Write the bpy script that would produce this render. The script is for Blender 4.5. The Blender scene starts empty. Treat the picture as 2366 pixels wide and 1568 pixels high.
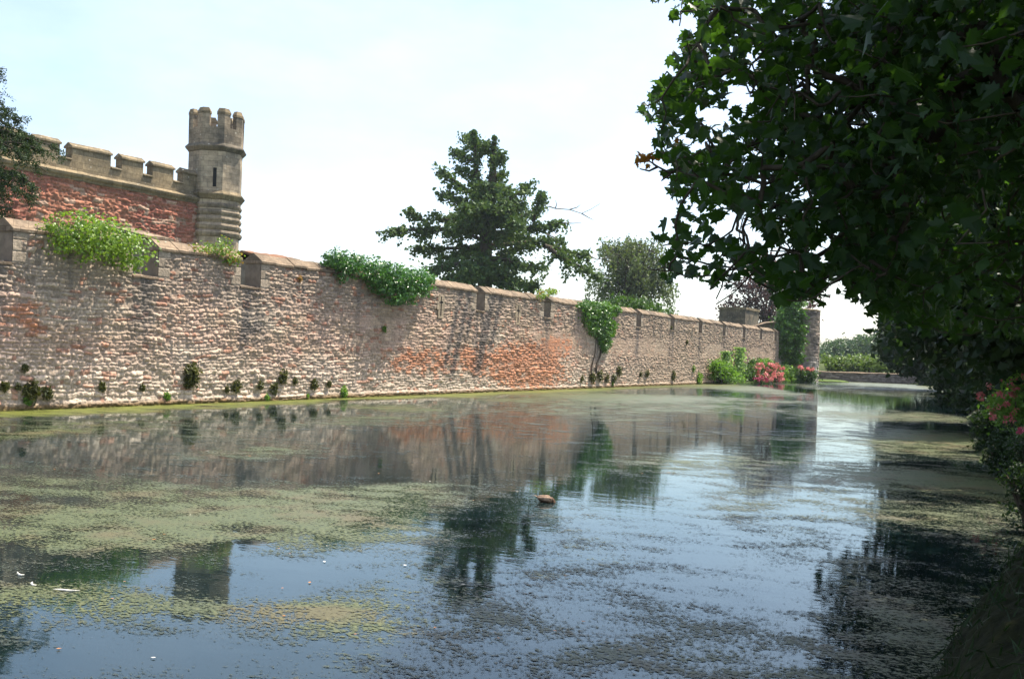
import bpy, math, random
import numpy as np
from mathutils import Vector, Matrix
SC = bpy.context.scene
COL = SC.collection
random.seed(7)
RNG = np.random.default_rng(11)

# ------------------------------------------------------------------ camera
# picture coordinates used below are those of a 2366 x 1568 view of the photograph
TH = math.radians(28.77)          # the moat wall runs along +Y; the camera looks this far left of it
CT, ST = math.cos(TH), math.sin(TH)
EYE, FPX, CXP, HOR = 2.78, 2300.0, 1183.0, 813.2
ROLL = 0.0332                    # the photograph is tilted a little: its horizon drops to the right
cam_d = bpy.data.cameras.new('camera'); cam = bpy.data.objects.new('camera', cam_d); COL.objects.link(cam)
cam.location = (0, 0, EYE); cam.rotation_euler = (Matrix.Rotation(TH, 3, 'Z') @ Matrix.Rotation(math.pi/2, 3, 'X') @ Matrix.Rotation(ROLL, 3, 'Z')).to_euler()
cam_d.sensor_width = 36; cam_d.lens = FPX/2366*36; cam_d.shift_x = 1/2366; cam_d.shift_y = 29.2/2366
cam_d.clip_start = 0.05; cam_d.clip_end = 6000
SC.camera = cam

# ------------------------------------------------------------------ sky and sun
SUN = Vector((0.26, 0.42, 1.0)).normalized()
ELEV = math.asin(SUN.z); AZ = math.atan2(SUN.x, SUN.y)
world = bpy.data.worlds.new("World"); SC.world = world; world.use_nodes = True
wn = world.node_tree.nodes; wl = world.node_tree.links
bg = wn['Background']
sky = wn.new('ShaderNodeTexSky'); sky.sky_type = 'NISHITA'; sky.sun_disc = False
sky.sun_elevation = ELEV; sky.sun_rotation = AZ
sky.air_density = 1.0; sky.dust_density = 1.9; sky.ozone_density = 1.3; sky.altitude = 20
bg.inputs['Strength'].default_value = 0.13
# thin summer cloud veil
tc = wn.new('ShaderNodeTexCoord')
nz = wn.new('ShaderNodeTexNoise'); nz.inputs['Scale'].default_value = 3.2; nz.inputs['Detail'].default_value = 7; nz.inputs['Roughness'].default_value = .6
mp = wn.new('ShaderNodeMapping'); mp.inputs['Scale'].default_value = (1, 1, 2.6)
wl.new(tc.outputs['Generated'], mp.inputs['Vector']); wl.new(mp.outputs['Vector'], nz.inputs['Vector'])
rp = wn.new('ShaderNodeMapRange'); rp.inputs['From Min'].default_value = .25; rp.inputs['From Max'].default_value = .95; rp.inputs['To Min'].default_value = .03; rp.inputs['To Max'].default_value = .26
wl.new(nz.outputs['Fac'], rp.inputs['Value'])
mx = wn.new('ShaderNodeMix'); mx.data_type = 'RGBA'
wl.new(rp.outputs['Result'], mx.inputs[0]); wl.new(sky.outputs['Color'], mx.inputs[6])
mx.inputs[7].default_value = (9.5, 9.6, 9.7, 1)
wl.new(mx.outputs[2], bg.inputs['Color'])
sd = bpy.data.lights.new('sun', 'SUN'); sd.energy = 5.0; sd.angle = math.radians(.53); sd.color = (1.0, .92, .79)
so = bpy.data.objects.new('sun', sd); COL.objects.link(so); so.rotation_euler = SUN.to_track_quat('Z', 'Y').to_euler()
so.location = (20, 30, 60)
vs = SC.view_settings; vs.view_transform = 'Standard'; vs.look = 'None'; vs.gamma = 1; vs.use_curve_mapping = False
vs.exposure = 1.08

# ------------------------------------------------------------------ coordinates
def cw(X, Z, z):
    """camera-frame right X, depth Z, height z -> world"""
    return (X*CT - Z*ST, X*ST + Z*CT, z)
CR, SR = math.cos(ROLL), math.sin(ROLL)
def level(px, py):
    """picture point with the tilt of the photograph taken out"""
    a, b = px-1183.0, py-784.0
    return 1183.0+a*CR+b*SR, 784.0-a*SR+b*CR
def at(px, py, Z):
    x, y = level(px, py)
    return Vector(cw((x-CXP)/FPX*Z, Z, EYE+(HOR-y)/FPX*Z))
def onwater(px, py):
    return at(px, py, EYE*FPX/(level(px, py)[1]-HOR))
def hor_y(px): return 855-SR*(2444-px)
def u_of(px, D, py=None):
    if py is None: py = 600+.147*(px-590)
    t = (level(px, py)[0]-CXP)/FPX
    return (D*CT+D*ST*t)/(ST-CT*t)
def Z_of(u, D): return D*ST+u*CT
def onwall(px, py, D):
    u = u_of(px, D, py); Z = Z_of(u, D)
    return u, EYE+(HOR-level(px, py)[1])/FPX*Z
def project(P):
    P = np.asarray(P); X = P[:, 0]*CT+P[:, 1]*ST; Z = -P[:, 0]*ST+P[:, 1]*CT
    Zs = np.where(Z < .2, .2, Z)
    a = CXP+FPX*X/Zs-1183.0; b = HOR-FPX*(P[:, 2]-EYE)/Zs-784.0
    return 1183.0+a*CR-b*SR, 784.0+a*SR+b*CR, Z
D = 33.8       # distance of the moat wall's face
GLV = 2.6      # garden level behind it

# ------------------------------------------------------------------ noise
def _hash(ix, iy, seed):
    h = (ix.astype(np.int64)*374761393 + iy.astype(np.int64)*668265263 + seed*974634777) & 0xffffffff
    h = ((h ^ (h >> 13))*1274126177) & 0xffffffff
    h = h ^ (h >> 16)
    return (h & 0xffff)/65535.0
def vnoise(x, y, seed=0):
    x = np.asarray(x, float); y = np.asarray(y, float)
    ix = np.floor(x); iy = np.floor(y); fx = x-ix; fy = y-iy
    fx = fx*fx*(3-2*fx); fy = fy*fy*(3-2*fy)
    a = _hash(ix, iy, seed); b = _hash(ix+1, iy, seed); c = _hash(ix, iy+1, seed); d = _hash(ix+1, iy+1, seed)
    return (a*(1-fx)+b*fx)*(1-fy)+(c*(1-fx)+d*fx)*fy
def fbm(x, y, seed=0, oct=4):
    s = 0; a = .5; t = 0
    for k in range(oct):
        s = s+a*vnoise(x*2**k, y*2**k, seed+k*17); t += a; a *= .55
    return s/t
def sstep(a, b, x):
    t = np.clip((x-a)/(b-a), 0, 1); return t*t*(3-2*t)

# ------------------------------------------------------------------ mesh and tagging helpers
def link(name, me, mat=None, parent=None):
    o = bpy.data.objects.new(name, me); COL.objects.link(o)
    if mat is not None: me.materials.append(mat)
    if parent is not None:
        o.parent = parent
        o.matrix_parent_inverse = parent.matrix_basis.inverted()
    return o
def np_mesh(name, V, loops, counts, smooth=False, col=None, attrs=None):
    me = bpy.data.meshes.new(name)
    V = np.ascontiguousarray(V, np.float32); loops = np.ascontiguousarray(loops, np.int32); counts = np.ascontiguousarray(counts, np.int32)
    me.vertices.add(len(V)); me.vertices.foreach_set('co', V.ravel())
    me.loops.add(len(loops)); me.loops.foreach_set('vertex_index', loops)
    me.polygons.add(len(counts))
    st = np.zeros(len(counts), np.int32); st[1:] = np.cumsum(counts)[:-1]
    me.polygons.foreach_set('loop_start', st)
    me.polygons.foreach_set('loop_total', counts)
    me.polygons.foreach_set('use_smooth', np.full(len(counts), smooth, bool))
    if col is not None:
        a = me.color_attributes.new('col', 'FLOAT_COLOR', 'POINT')
        c = np.ones((len(V), 4), np.float32); c[:, :3] = col; a.data.foreach_set('color', c.ravel())
    for k, v in (attrs or {}).items():
        a = me.attributes.new(k, 'FLOAT', 'POINT'); a.data.foreach_set('value', np.ascontiguousarray(v, np.float32))
    me.update(calc_edges=True); me.validate()
    return me
def grid_faces(nr, nc, keep=None):
    i = np.arange(nr-1)[:, None]*nc+np.arange(nc-1)[None, :]
    q = np.stack([i, i+1, i+nc+1, i+nc], -1)
    q = q[keep] if keep is not None else q.reshape(-1, 4)
    return q.reshape(-1), np.full(len(q.reshape(-1, 4)), 4)
def tag(o, label, cat, group=None, kind=None):
    if label: o['label'] = label
    if cat: o['category'] = cat
    if group: o['group'] = group
    if kind: o['kind'] = kind
    return o
def empty(name, loc, label=None, cat=None, group=None):
    o = bpy.data.objects.new(name, None); COL.objects.link(o); o.location = loc; o.empty_display_size = .2
    return tag(o, label, cat, group)
class MB:
    """collects boxes, prisms and lathes in world space; build() links them as one mesh"""
    def __init__(s): s.v = []; s.f = []
    def add(s, v, f):
        b = len(s.v); s.v += [tuple(p) for p in v]; s.f += [tuple(i+b for i in q) for q in f]
    def box(s, x0, x1, y0, y1, z0, z1):
        s.add([(x0, y0, z0), (x1, y0, z0), (x1, y1, z0), (x0, y1, z0), (x0, y0, z1), (x1, y0, z1), (x1, y1, z1), (x0, y1, z1)],
              [(3, 2, 1, 0), (4, 5, 6, 7), (0, 1, 5, 4), (1, 2, 6, 5), (2, 3, 7, 6), (3, 0, 4, 7)])
    def extrude(s, prof, ys, jit=None):
        """profile (x,z) run along y through the stations ys"""
        n = len(prof); b = []
        for k, y in enumerate(ys):
            dz = jit[k] if jit is not None else 0
            b += [(x, y, z+dz) for x, z in prof]
        f = []
        for k in range(len(ys)-1):
            for i in range(n):
                j = (i+1) % n; f.append((k*n+j, k*n+i, (k+1)*n+i, (k+1)*n+j))
        f.append(tuple(range(n))); f.append(tuple(reversed([(len(ys)-1)*n+i for i in range(n)])))
        s.add(b, f)
    def lathe(s, cx, cy, prof, n, ang0=0.0):
        """profile (r,z) bottom to top, n sides, capped"""
        b = []
        for r, z in prof:
            for k in range(n):
                a = ang0+2*math.pi*k/n; b.append((cx+r*math.cos(a), cy+r*math.sin(a), z))
        f = []
        for i in range(len(prof)-1):
            for k in range(n):
                j = (k+1) % n; f.append((i*n+k, i*n+j, (i+1)*n+j, (i+1)*n+k))
        f.append(tuple(reversed(range(n)))); f.append(tuple((len(prof)-1)*n+k for k in range(n)))
        s.add(b, f)
    def build(s, name, mat, parent=None, smooth=False):
        me = bpy.data.meshes.new(name); me.from_pydata(s.v, [], s.f); me.update()
        if smooth:
            for p in me.polygons: p.use_smooth = True
        return link(name, me, mat, parent)
def tubes(paths, sides=6):
    """paths: list of (points (n,3), radii (n,)) -> V, loops, counts"""
    V = []; L = []; n0 = 0
    for pts, rad in paths:
        pts = np.asarray(pts, float); n = len(pts)
        if n < 2: continue
        t = np.gradient(pts, axis=0); t /= np.linalg.norm(t, axis=1)[:, None]+1e-9
        ref = np.where(np.abs(t[:, 2:3]) > .9, np.array([[1., 0, 0]]), np.array([[0, 0, 1.]]))
        a = np.cross(t, ref); a /= np.linalg.norm(a, axis=1)[:, None]+1e-9; b = np.cross(t, a)
        ang = np.arange(sides)*2*np.pi/sides
        ring = pts[:, None]+np.asarray(rad)[:, None, None]*(np.cos(ang)[None, :, None]*a[:, None]+np.sin(ang)[None, :, None]*b[:, None])
        V.append(ring.reshape(-1, 3))
        i = np.arange(n-1)[:, None]*sides+np.arange(sides)[None]; j = np.arange(n-1)[:, None]*sides+(np.arange(sides)[None]+1) % sides
        L.append((np.stack([i, i+sides, j+sides, j], -1)+n0).reshape(-1, 4)); n0 += n*sides
    V = np.concatenate(V); L = np.concatenate(L)
    return V, L.reshape(-1), np.full(len(L), 4)
def tube_obj(name, paths, mat, parent=None, sides=6):
    return link(name, np_mesh(name, *tubes(paths, sides), smooth=True), mat, parent)
def bend(a, b, n, wob, sag=0.0):
    a = np.asarray(a, float); b = np.asarray(b, float); t = np.linspace(0, 1, n)[:, None]
    L = np.linalg.norm(b-a); p = a*(1-t)+b*t
    w = RNG.normal(0, 1, (n, 3)); w = np.cumsum(w, 0)-np.cumsum(w, 0)[-1]*t
    p = p+w*wob*L/n*np.sin(np.pi*t)
    p[:, 2] += sag*L*np.sin(np.pi*t[:, 0])
    return p

# leaf outlines
def mirror(r): return np.array(r+[(-x, y) for x, y in reversed(r) if x != 0])
T_SYC = mirror([(0, 0), (.20, -.09), (.26, .06), (.50, .05), (.38, .23), (.58, .46), (.46, .50), (.29, .47), (.22, .70), (.10, .86), (0, 1.0)])
T_IVY = mirror([(0, 0), (.30, -.06), (.30, .18), (.46, .34), (.20, .52), (0, .95)])
T_DIA = mirror([(0, 0), (.27, .42), (0, 1.0)])
T_TRI = mirror([(0, 0), (.36, .22), (.20, .70), (0, 1.0)])
def leaves(name, P, size, mat, parent=None, tpl=T_DIA, up=.8, down=.4, out=None, fold=.12, smooth=False):
    """one mesh of many leaf-shaped faces at the points P"""
    P = np.asarray(P, float); n = len(P)
    size = np.broadcast_to(np.asarray(size, float), (n,))*RNG.uniform(.65, 1.3, n)
    N = RNG.normal(0, 1, (n, 3)); N /= np.linalg.norm(N, axis=1)[:, None]; N = N+np.array([0, 0, up]); 
    if out is not None: N = N+np.asarray(out)
    N /= np.linalg.norm(N, axis=1)[:, None]+1e-9
    T = RNG.normal(0, 1, (n, 3)); T[:, 2] -= down*1.5; T -= N*(T*N).sum(1)[:, None]; T /= np.linalg.norm(T, axis=1)[:, None]+1e-9
    B = np.cross(N, T)
    k = len(tpl); tx, ty = tpl[:, 0], tpl[:, 1]
    hz = -np.abs(tx)*fold*2-ty*ty*fold
    V = P[:, None]+size[:, None, None]*(tx[None, :, None]*B[:, None]+(ty-.4)[None, :, None]*T[:, None]+hz[None, :, None]*N[:, None])
    return link(name, np_mesh(name, V.reshape(-1, 3), np.arange(n*k), np.full(n, k), smooth), mat, parent)

# ------------------------------------------------------------------ materials
def newmat(name):
    m = bpy.data.materials.new(name); m.use_nodes = True; nt = m.node_tree
    for x in list(nt.nodes): nt.nodes.remove(x)
    out = nt.nodes.new('ShaderNodeOutputMaterial'); return m, nt, out
def N(nt, typ, **kw):
    n = nt.nodes.new(typ)
    for k, v in kw.items(): setattr(n, k, v)
    return n
def noise(nt, scale, detail=4, rough=.55, vec=None):
    n = N(nt, 'ShaderNodeTexNoise'); n.inputs['Scale'].default_value = scale; n.inputs['Detail'].default_value = detail; n.inputs['Roughness'].default_value = rough
    if vec is not None: nt.links.new(vec, n.inputs['Vector'])
    return n
def ramp(nt, fac, stops):
    r = N(nt, 'ShaderNodeValToRGB'); e = r.color_ramp.elements
    while len(e) < len(stops): e.new(.5)
    for i, (p, c) in enumerate(stops):
        e[i].position = p; e[i].color = (*c, 1) if len(c) == 3 else c
    nt.links.new(fac, r.inputs['Fac']); return r
def mixc(nt, fac, a, b, mode='MIX'):
    m = N(nt, 'ShaderNodeMix', data_type='RGBA', blend_type=mode)
    for s, v in ((m.inputs[0], fac), (m.inputs[6], a), (m.inputs[7], b)):
        if hasattr(v, 'is_output'): nt.links.new(v, s)
        elif isinstance(v, (int, float)): s.default_value = v
        else: s.default_value = (*v, 1)
    return m.outputs[2]
def principled(nt, out, col, rough=.85, spec=.3, bump=None, dist=.02, strength=1):
    p = N(nt, 'ShaderNodeBsdfPrincipled'); p.inputs['Roughness'].default_value = rough; p.inputs['Specular IOR Level'].default_value = spec
    if hasattr(col, 'is_output'): nt.links.new(col, p.inputs['Base Color'])
    else: p.inputs['Base Color'].default_value = (*col, 1)
    if bump is not None:
        b = N(nt, 'ShaderNodeBump'); b.inputs['Distance'].default_value = dist; b.inputs['Strength'].default_value = strength
        nt.links.new(bump, b.inputs['Height']); nt.links.new(b.outputs['Normal'], p.inputs['Normal'])
    nt.links.new(p.outputs[0], out.inputs['Surface']); return p
def objc(nt): return N(nt, 'ShaderNodeTexCoord').outputs['Object']

def m_rubble():
    m, nt, out = newmat('rubble_masonry'); v = objc(nt)
    a = N(nt, 'ShaderNodeAttribute', attribute_name='col')
    n1 = noise(nt, 9, 6, .65, v); n2 = noise(nt, 55, 3, .6, v)
    f = ramp(nt, n1.outputs['Fac'], [(.25, (.62,)*3), (.75, (1.35,)*3)])
    c = mixc(nt, 1, a.outputs['Color'], f.outputs['Color'], 'MULTIPLY')
    f2 = ramp(nt, n2.outputs['Fac'], [(.3, (.8,)*3), (.7, (1.18,)*3)])
    c = mixc(nt, 1, c, f2.outputs['Color'], 'MULTIPLY')
    principled(nt, out, c, .95, .1, n1.outputs['Fac'], .05, .7); return m
def m_ashlar(name, base, stain, lichen, sc=1.0):
    """dressed stone with dark weather staining and pale lichen spots"""
    m, nt, out = newmat(name); v = objc(nt)
    n1 = noise(nt, .55*sc, 6, .65, v); n2 = noise(nt, 5*sc, 5, .6, v); n3 = noise(nt, 2.6*sc, 2, .5, v)
    s = ramp(nt, n1.outputs['Fac'], [(.40, (0,)*3), (.62, (1,)*3)])
    sx = N(nt, 'ShaderNodeSeparateXYZ'); nt.links.new(v, sx.inputs[0]); ma = N(nt, 'ShaderNodeMath', operation='MULTIPLY_ADD'); nt.links.new(sx.outputs[0], ma.inputs[0]); ma.inputs[1].default_value = .75; nt.links.new(sx.outputs[1], ma.inputs[2])
    cv = N(nt, 'ShaderNodeCombineXYZ'); nt.links.new(ma.outputs[0], cv.inputs[0]); nt.links.new(sx.outputs[2], cv.inputs[1])
    br = N(nt, 'ShaderNodeTexBrick'); nt.links.new(cv.outputs[0], br.inputs['Vector']); br.inputs['Scale'].default_value = 1.0; br.inputs['Brick Width'].default_value = .62; br.inputs['Row Height'].default_value = .31; br.inputs['Mortar Size'].default_value = .014; br.inputs['Mortar Smooth'].default_value = .3
    br.inputs['Color1'].default_value = (.82, .80, .77, 1); br.inputs['Color2'].default_value = (1.12, 1.1, 1.06, 1); br.inputs['Mortar'].default_value = (.60, .58, .55, 1)
    c = mixc(nt, s.outputs['Color'], base, stain)
    f = ramp(nt, n2.outputs['Fac'], [(.25, (.65,)*3), (.75, (1.3,)*3)])
    c = mixc(nt, 1, c, f.outputs['Color'], 'MULTIPLY')
    c = mixc(nt, 1, c, br.outputs['Color'], 'MULTIPLY')
    vo = N(nt, 'ShaderNodeTexVoronoi'); vo.inputs['Scale'].default_value = 3.0*sc; nt.links.new(v, vo.inputs['Vector'])
    l1 = ramp(nt, vo.outputs['Distance'], [(.10, (1,)*3), (.22, (0,)*3)])
    l2 = ramp(nt, n3.outputs['Fac'], [(.52, (0,)*3), (.6, (.8,)*3)])
    lf = mixc(nt, 1, l1.outputs['Color'], l2.outputs['Color'], 'MULTIPLY')
    c = mixc(nt, lf, c, lichen)
    principled(nt, out, c, .93, .12, n2.outputs['Fac'], .05, .6); return m
def m_leaf(name, c1, c2, trans=.35, tcol=None, rough=.45, spec=.35):
    m, nt, out = newmat(name)
    g = N(nt, 'ShaderNodeNewGeometry')
    r = ramp(nt, g.outputs['Random Per Island'], [(0, c1), (1, c2)])
    p = N(nt, 'ShaderNodeBsdfPrincipled'); p.inputs['Roughness'].default_value = rough; p.inputs['Specular IOR Level'].default_value = spec
    nt.links.new(r.outputs['Color'], p.inputs['Base Color'])
    t = N(nt, 'ShaderNodeBsdfTranslucent')
    tc_ = tcol or tuple(min(1, x*k) for x, k in zip(c2, (1.7, 1.9, .8)))
    c = mixc(nt, .75, r.outputs['Color'], tc_); nt.links.new(c, t.inputs['Color'])
    mx = N(nt, 'ShaderNodeMixShader'); mx.inputs[0].default_value = trans
    nt.links.new(p.outputs[0], mx.inputs[1]); nt.links.new(t.outputs[0], mx.inputs[2]); nt.links.new(mx.outputs[0], out.inputs['Surface'])
    return m
def m_plain(name, c1, c2, scale=3, rough=.9, spec=.15, dist=.03):
    m, nt, out = newmat(name); v = objc(nt); n = noise(nt, scale, 6, .62, v)
    r = ramp(nt, n.outputs['Fac'], [(.3, c1), (.7, c2)])
    principled(nt, out, r.outputs['Color'], rough, spec, n.outputs['Fac'], dist, .8); return m
M = {}
M['rubble'] = m_rubble()
M['coping'] = m_ashlar('coping_stone', (.25, .19, .135), (.13, .105, .08), (.42, .38, .30))
M['parapet'] = m_ashlar('parapet_stone', (.26, .205, .13), (.15, .125, .085), (.50, .47, .40), 1.3)
M['turret'] = m_ashlar('turret_stone', (.42, .34, .245), (.17, .15, .12), (.48, .44, .36), .8)
M['turret_dark'] = m_ashlar('blackened_stone', (.18, .15, .11), (.085, .08, .068), (.40, .38, .32), 1.0)
M['core'] = m_plain('wall_core_stone', (.16, .13, .10), (.28, .23, .18), 2.5)
M['dark'] = m_plain('dark_void', (.006, .006, .006), (.012, .011, .01), 3)
M['bark'] = m_plain('bark', (.035, .028, .02), (.085, .068, .05), 7)
M['twig'] = m_plain('grey_twig', (.10, .085, .065), (.18, .15, .11), 7)
M['tile'] = m_plain('roof_tile', (.13, .065, .04), (.26, .14, .08), 5)
M['syc'] = m_leaf('sycamore_leaf', (.008, .020, .009), (.021, .048, .013), .25, (.12, .29, .016), .42, .18)
M['syc_brown'] = m_leaf('withered_leaf', (.20, .07, .015), (.30, .14, .03), .35)
M['dense'] = m_leaf('bank_tree_leaf', (.006, .014, .006), (.017, .034, .010), .16, (.06, .14, .012), .5, .16)
M['yew'] = m_leaf('yew_needles', (.028, .068, .026), (.10, .15, .036), .15, None, .6, .2)
M['conifer'] = m_leaf('cedar_needles', (.012, .035, .018), (.05, .075, .022), .15, None, .6, .2)
M['birch'] = m_leaf('birch_leaf', (.045, .07, .032), (.11, .14, .05), .3)
M['purple'] = m_leaf('copper_beech_leaf', (.036, .022, .022), (.085, .055, .048), .25, (.14, .05, .04))
M['ivy'] = m_leaf('ivy_leaf', (.022, .075, .018), (.075, .19, .035), .2, None, .32, .55)
M['ivy_mid'] = m_leaf('mid_green_ivy_leaf', (.030, .085, .014), (.10, .21, .030), .22, None, .35, .45)
M['weathered'] = m_ashlar('weathered_stone', (.34, .275, .20), (.12, .105, .085), (.46, .42, .35), 1.0)
M['ivy_light'] = m_leaf('light_creeper_leaf', (.045, .105, .014), (.19, .285, .035), .27, None, .4, .35)
M['shrub'] = m_leaf('shrub_leaf', (.05, .12, .018), (.14, .25, .04), .3)
M['shrub_dark'] = m_leaf('dark_shrub_leaf', (.025, .06, .016), (.07, .13, .03), .25)
M['plume'] = m_leaf('plume_leaf', (.14, .24, .08), (.30, .42, .17), .3)
M['tuft'] = m_leaf('wall_tuft_leaf', (.035, .045, .012), (.10, .10, .028), .2)
M['tuft_green'] = m_leaf('fresh_tuft_leaf', (.07, .15, .02), (.15, .26, .04), .3)
M['rust'] = m_leaf('rusty_leaf', (.20, .11, .035), (.34, .20, .07), .3)
M['hydr'] = m_leaf('hydrangea_petal', (.58, .16, .17), (.80, .36, .32), .25, (.7, .25, .22))
M['magenta'] = m_leaf('magenta_petal', (.25, .03, .08), (.45, .08, .14), .2, (.4, .06, .1))
M['valer'] = m_leaf('valerian_petal', (.34, .06, .07), (.55, .17, .16), .3, (.5, .12, .12))
M['hedge'] = m_leaf('hedge_leaf', (.05, .10, .02), (.14, .20, .045), .25)
M['far'] = m_leaf('far_tree_leaf', (.025, .06, .025), (.07, .12, .045), .2)
M['grass'] = m_plain('bank_grass', (.035, .06, .012), (.10, .14, .03), 2.2)
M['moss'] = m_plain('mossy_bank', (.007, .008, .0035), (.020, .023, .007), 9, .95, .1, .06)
M['earth'] = m_plain('garden_ground', (.03, .045, .014), (.07, .09, .028), .6)

def m_water():
    m, nt, out = newmat('moat_water'); v = objc(nt)
    mp = N(nt, 'ShaderNodeMapping'); mp.inputs['Rotation'].default_value = (0, 0, -TH); mp.inputs['Scale'].default_value = (.55, 1.25, 1); nt.links.new(v, mp.inputs['Vector'])
    n1 = noise(nt, 2.2, 3, .5, mp.outputs['Vector']); n2 = noise(nt, 14, 2, .5, mp.outputs['Vector'])
    s = N(nt, 'ShaderNodeMath', operation='MULTIPLY_ADD'); nt.links.new(n2.outputs['Fac'], s.inputs[0]); s.inputs[1].default_value = .12; nt.links.new(n1.outputs['Fac'], s.inputs[2])
    b = N(nt, 'ShaderNodeBump'); b.inputs['Distance'].default_value = .010; b.inputs['Strength'].default_value = .22; nt.links.new(s.outputs[0], b.inputs['Height'])
    f = N(nt, 'ShaderNodeFresnel'); f.inputs['IOR'].default_value = 1.48; nt.links.new(b.outputs['Normal'], f.inputs['Normal'])
    d = N(nt, 'ShaderNodeBsdfDiffuse'); d.inputs['Color'].default_value = (.004, .010, .011, 1)
    g = N(nt, 'ShaderNodeBsdfGlossy'); g.inputs['Color'].default_value = (.86, .955, .97, 1); g.inputs['Roughness'].default_value = .03; nt.links.new(b.outputs['Normal'], g.inputs['Normal'])
    mx = N(nt, 'ShaderNodeMixShader'); nt.links.new(f.outputs[0], mx.inputs[0]); nt.links.new(d.outputs[0], mx.inputs[1]); nt.links.new(g.outputs[0], mx.inputs[2])
    nt.links.new(mx.outputs[0], out.inputs['Surface'])
    return m
M['water'] = m_water()
def m_weed():
    m, nt, out = newmat('floating_weed'); v = objc(nt)
    a = N(nt, 'ShaderNodeAttribute', attribute_name='dens'); w = N(nt, 'ShaderNodeAttribute', attribute_name='edge')
    mp = N(nt, 'ShaderNodeMapping'); mp.inputs['Rotation'].default_value = (0, 0, -TH); mp.inputs['Scale'].default_value = (.62, 1.0, 1); nt.links.new(v, mp.inputs['Vector'])
    n1 = noise(nt, 1.5, 5, .6, mp.outputs['Vector']); n2 = noise(nt, 21, 5, .68, mp.outputs['Vector']); n3 = noise(nt, 75, 2, .5, mp.outputs['Vector'])
    def mad(x, k, y):
        q = N(nt, 'ShaderNodeMath', operation='MULTIPLY_ADD'); nt.links.new(x, q.inputs[0]); q.inputs[1].default_value = k
        if hasattr(y, 'is_output'): nt.links.new(y, q.inputs[2])
        else: q.inputs[2].default_value = y
        return q.outputs[0]
    s = mad(n1.outputs['Fac'], 1.25, a.outputs['Fac']); s = mad(n2.outputs['Fac'], 1.7, s); s = mad(n3.outputs['Fac'], .8, s)
    s = mad(s, 1, -1.875)            # zero-mean noise on top of the density
    al = ramp(nt, s, [(.44, (0,)*3), (.60, (1,)*3)])
    c1 = ramp(nt, n2.outputs['Fac'], [(.3, (.030, .042, .014)), (.5, (.062, .078, .026)), (.72, (.135, .140, .045))])
    nb = noise(nt, .8, 3, .5, v); bf = ramp(nt, nb.outputs['Fac'], [(.5, (0,)*3), (.62, (.6,)*3)])
    c = mixc(nt, bf.outputs['Color'], c1.outputs['Color'], (.105, .078, .032))
    ce = ramp(nt, n1.outputs['Fac'], [(.32, (.060, .070, .012)), (.52, (.11, .125, .018)), (.7, (.17, .19, .025))])
    sp = ramp(nt, a.outputs['Fac'], [(.30, (1,)*3), (.52, (0,)*3)]); c = mixc(nt, sp.outputs['Color'], c, (.022, .034, .024))
    c = mixc(nt, w.outputs['Fac'], c, ce.outputs['Color'])
    p = N(nt, 'ShaderNodeBsdfPrincipled'); nt.links.new(c, p.inputs['Base Color']); p.inputs['Roughness'].default_value = .42; p.inputs['Specular IOR Level'].default_value = .45
    b = N(nt, 'ShaderNodeBump'); b.inputs['Distance'].default_value = .03; b.inputs['Strength'].default_value = .8; nt.links.new(n2.outputs['Fac'], b.inputs['Height']); nt.links.new(b.outputs['Normal'], p.inputs['Normal'])
    t = N(nt, 'ShaderNodeBsdfTransparent'); mx = N(nt, 'ShaderNodeMixShader'); nt.links.new(al.outputs['Color'], mx.inputs[0])
    nt.links.new(t.outputs[0], mx.inputs[1]); nt.links.new(p.outputs[0], mx.inputs[2]); nt.links.new(mx.outputs[0], out.inputs['Surface'])
    return m
M['weed'] = m_weed()

# ------------------------------------------------------------------ ground, water, bank
BANK = np.array([(-60, 2), (-20, -.6), (0, -.95), (9, -.9), (14, -.62), (20, -.5), (26, -.9), (32, -2.0), (60, -4.4), (110, -8.0), (150, -13), (200, -17)])
def bank_x(y): return np.interp(y, BANK[:, 0], BANK[:, 1])
xs = np.unique(np.concatenate([np.linspace(-3000, -300, 12), np.linspace(-300, -40, 30), np.linspace(-40, -30, 21), np.linspace(-30, -12, 10), np.linspace(-12, 14, 66), np.linspace(14, 100, 24), np.linspace(100, 3000, 18)]))
ys = np.unique(np.concatenate([np.linspace(-400, -20, 12), np.linspace(-20, 160, 121), np.linspace(160, 400, 25), np.linspace(400, 4000, 20)]))
GX, GY = np.meshgrid(xs, ys)
XR = bank_x(GY)
bankz = .55*sstep(0, 1.4, GX-XR)+.35*sstep(1.0, 5, GX-XR)-.6*(1-sstep(-.5, .1, GX-XR))
end = sstep(158, 161, GY+.0*GX)
moat = -1.4
z = np.where(GX > XR-.6, np.maximum(bankz, moat), moat)
z = np.where(GX < -D-.45, GLV*sstep(-D-.45, -D-.9, GX), z)
z = np.where((GX > -D-.45) & (GY > 60), np.maximum(z, moat+(moat*-1+.55)*end), z)
z = np.where(GY > 170, np.maximum(z, .7), z)
z = z+(fbm(GX*.4, GY*.4, 3)-.5)*.22*(z > 0)
g = link('ground', np_mesh('ground', np.stack([GX, GY, z], -1).reshape(-1, 3), *grid_faces(*GX.shape), smooth=True), M['earth']); g['kind'] = 'structure'

wq = MB(); wq.add([(-D-.4, -60, 0), (9, -60, 0), (9, 175, 0), (-D-.4, 175, 0)], [(0, 1, 2, 3)])
w = wq.build('water', M['water']); w['kind'] = 'structure'

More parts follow.
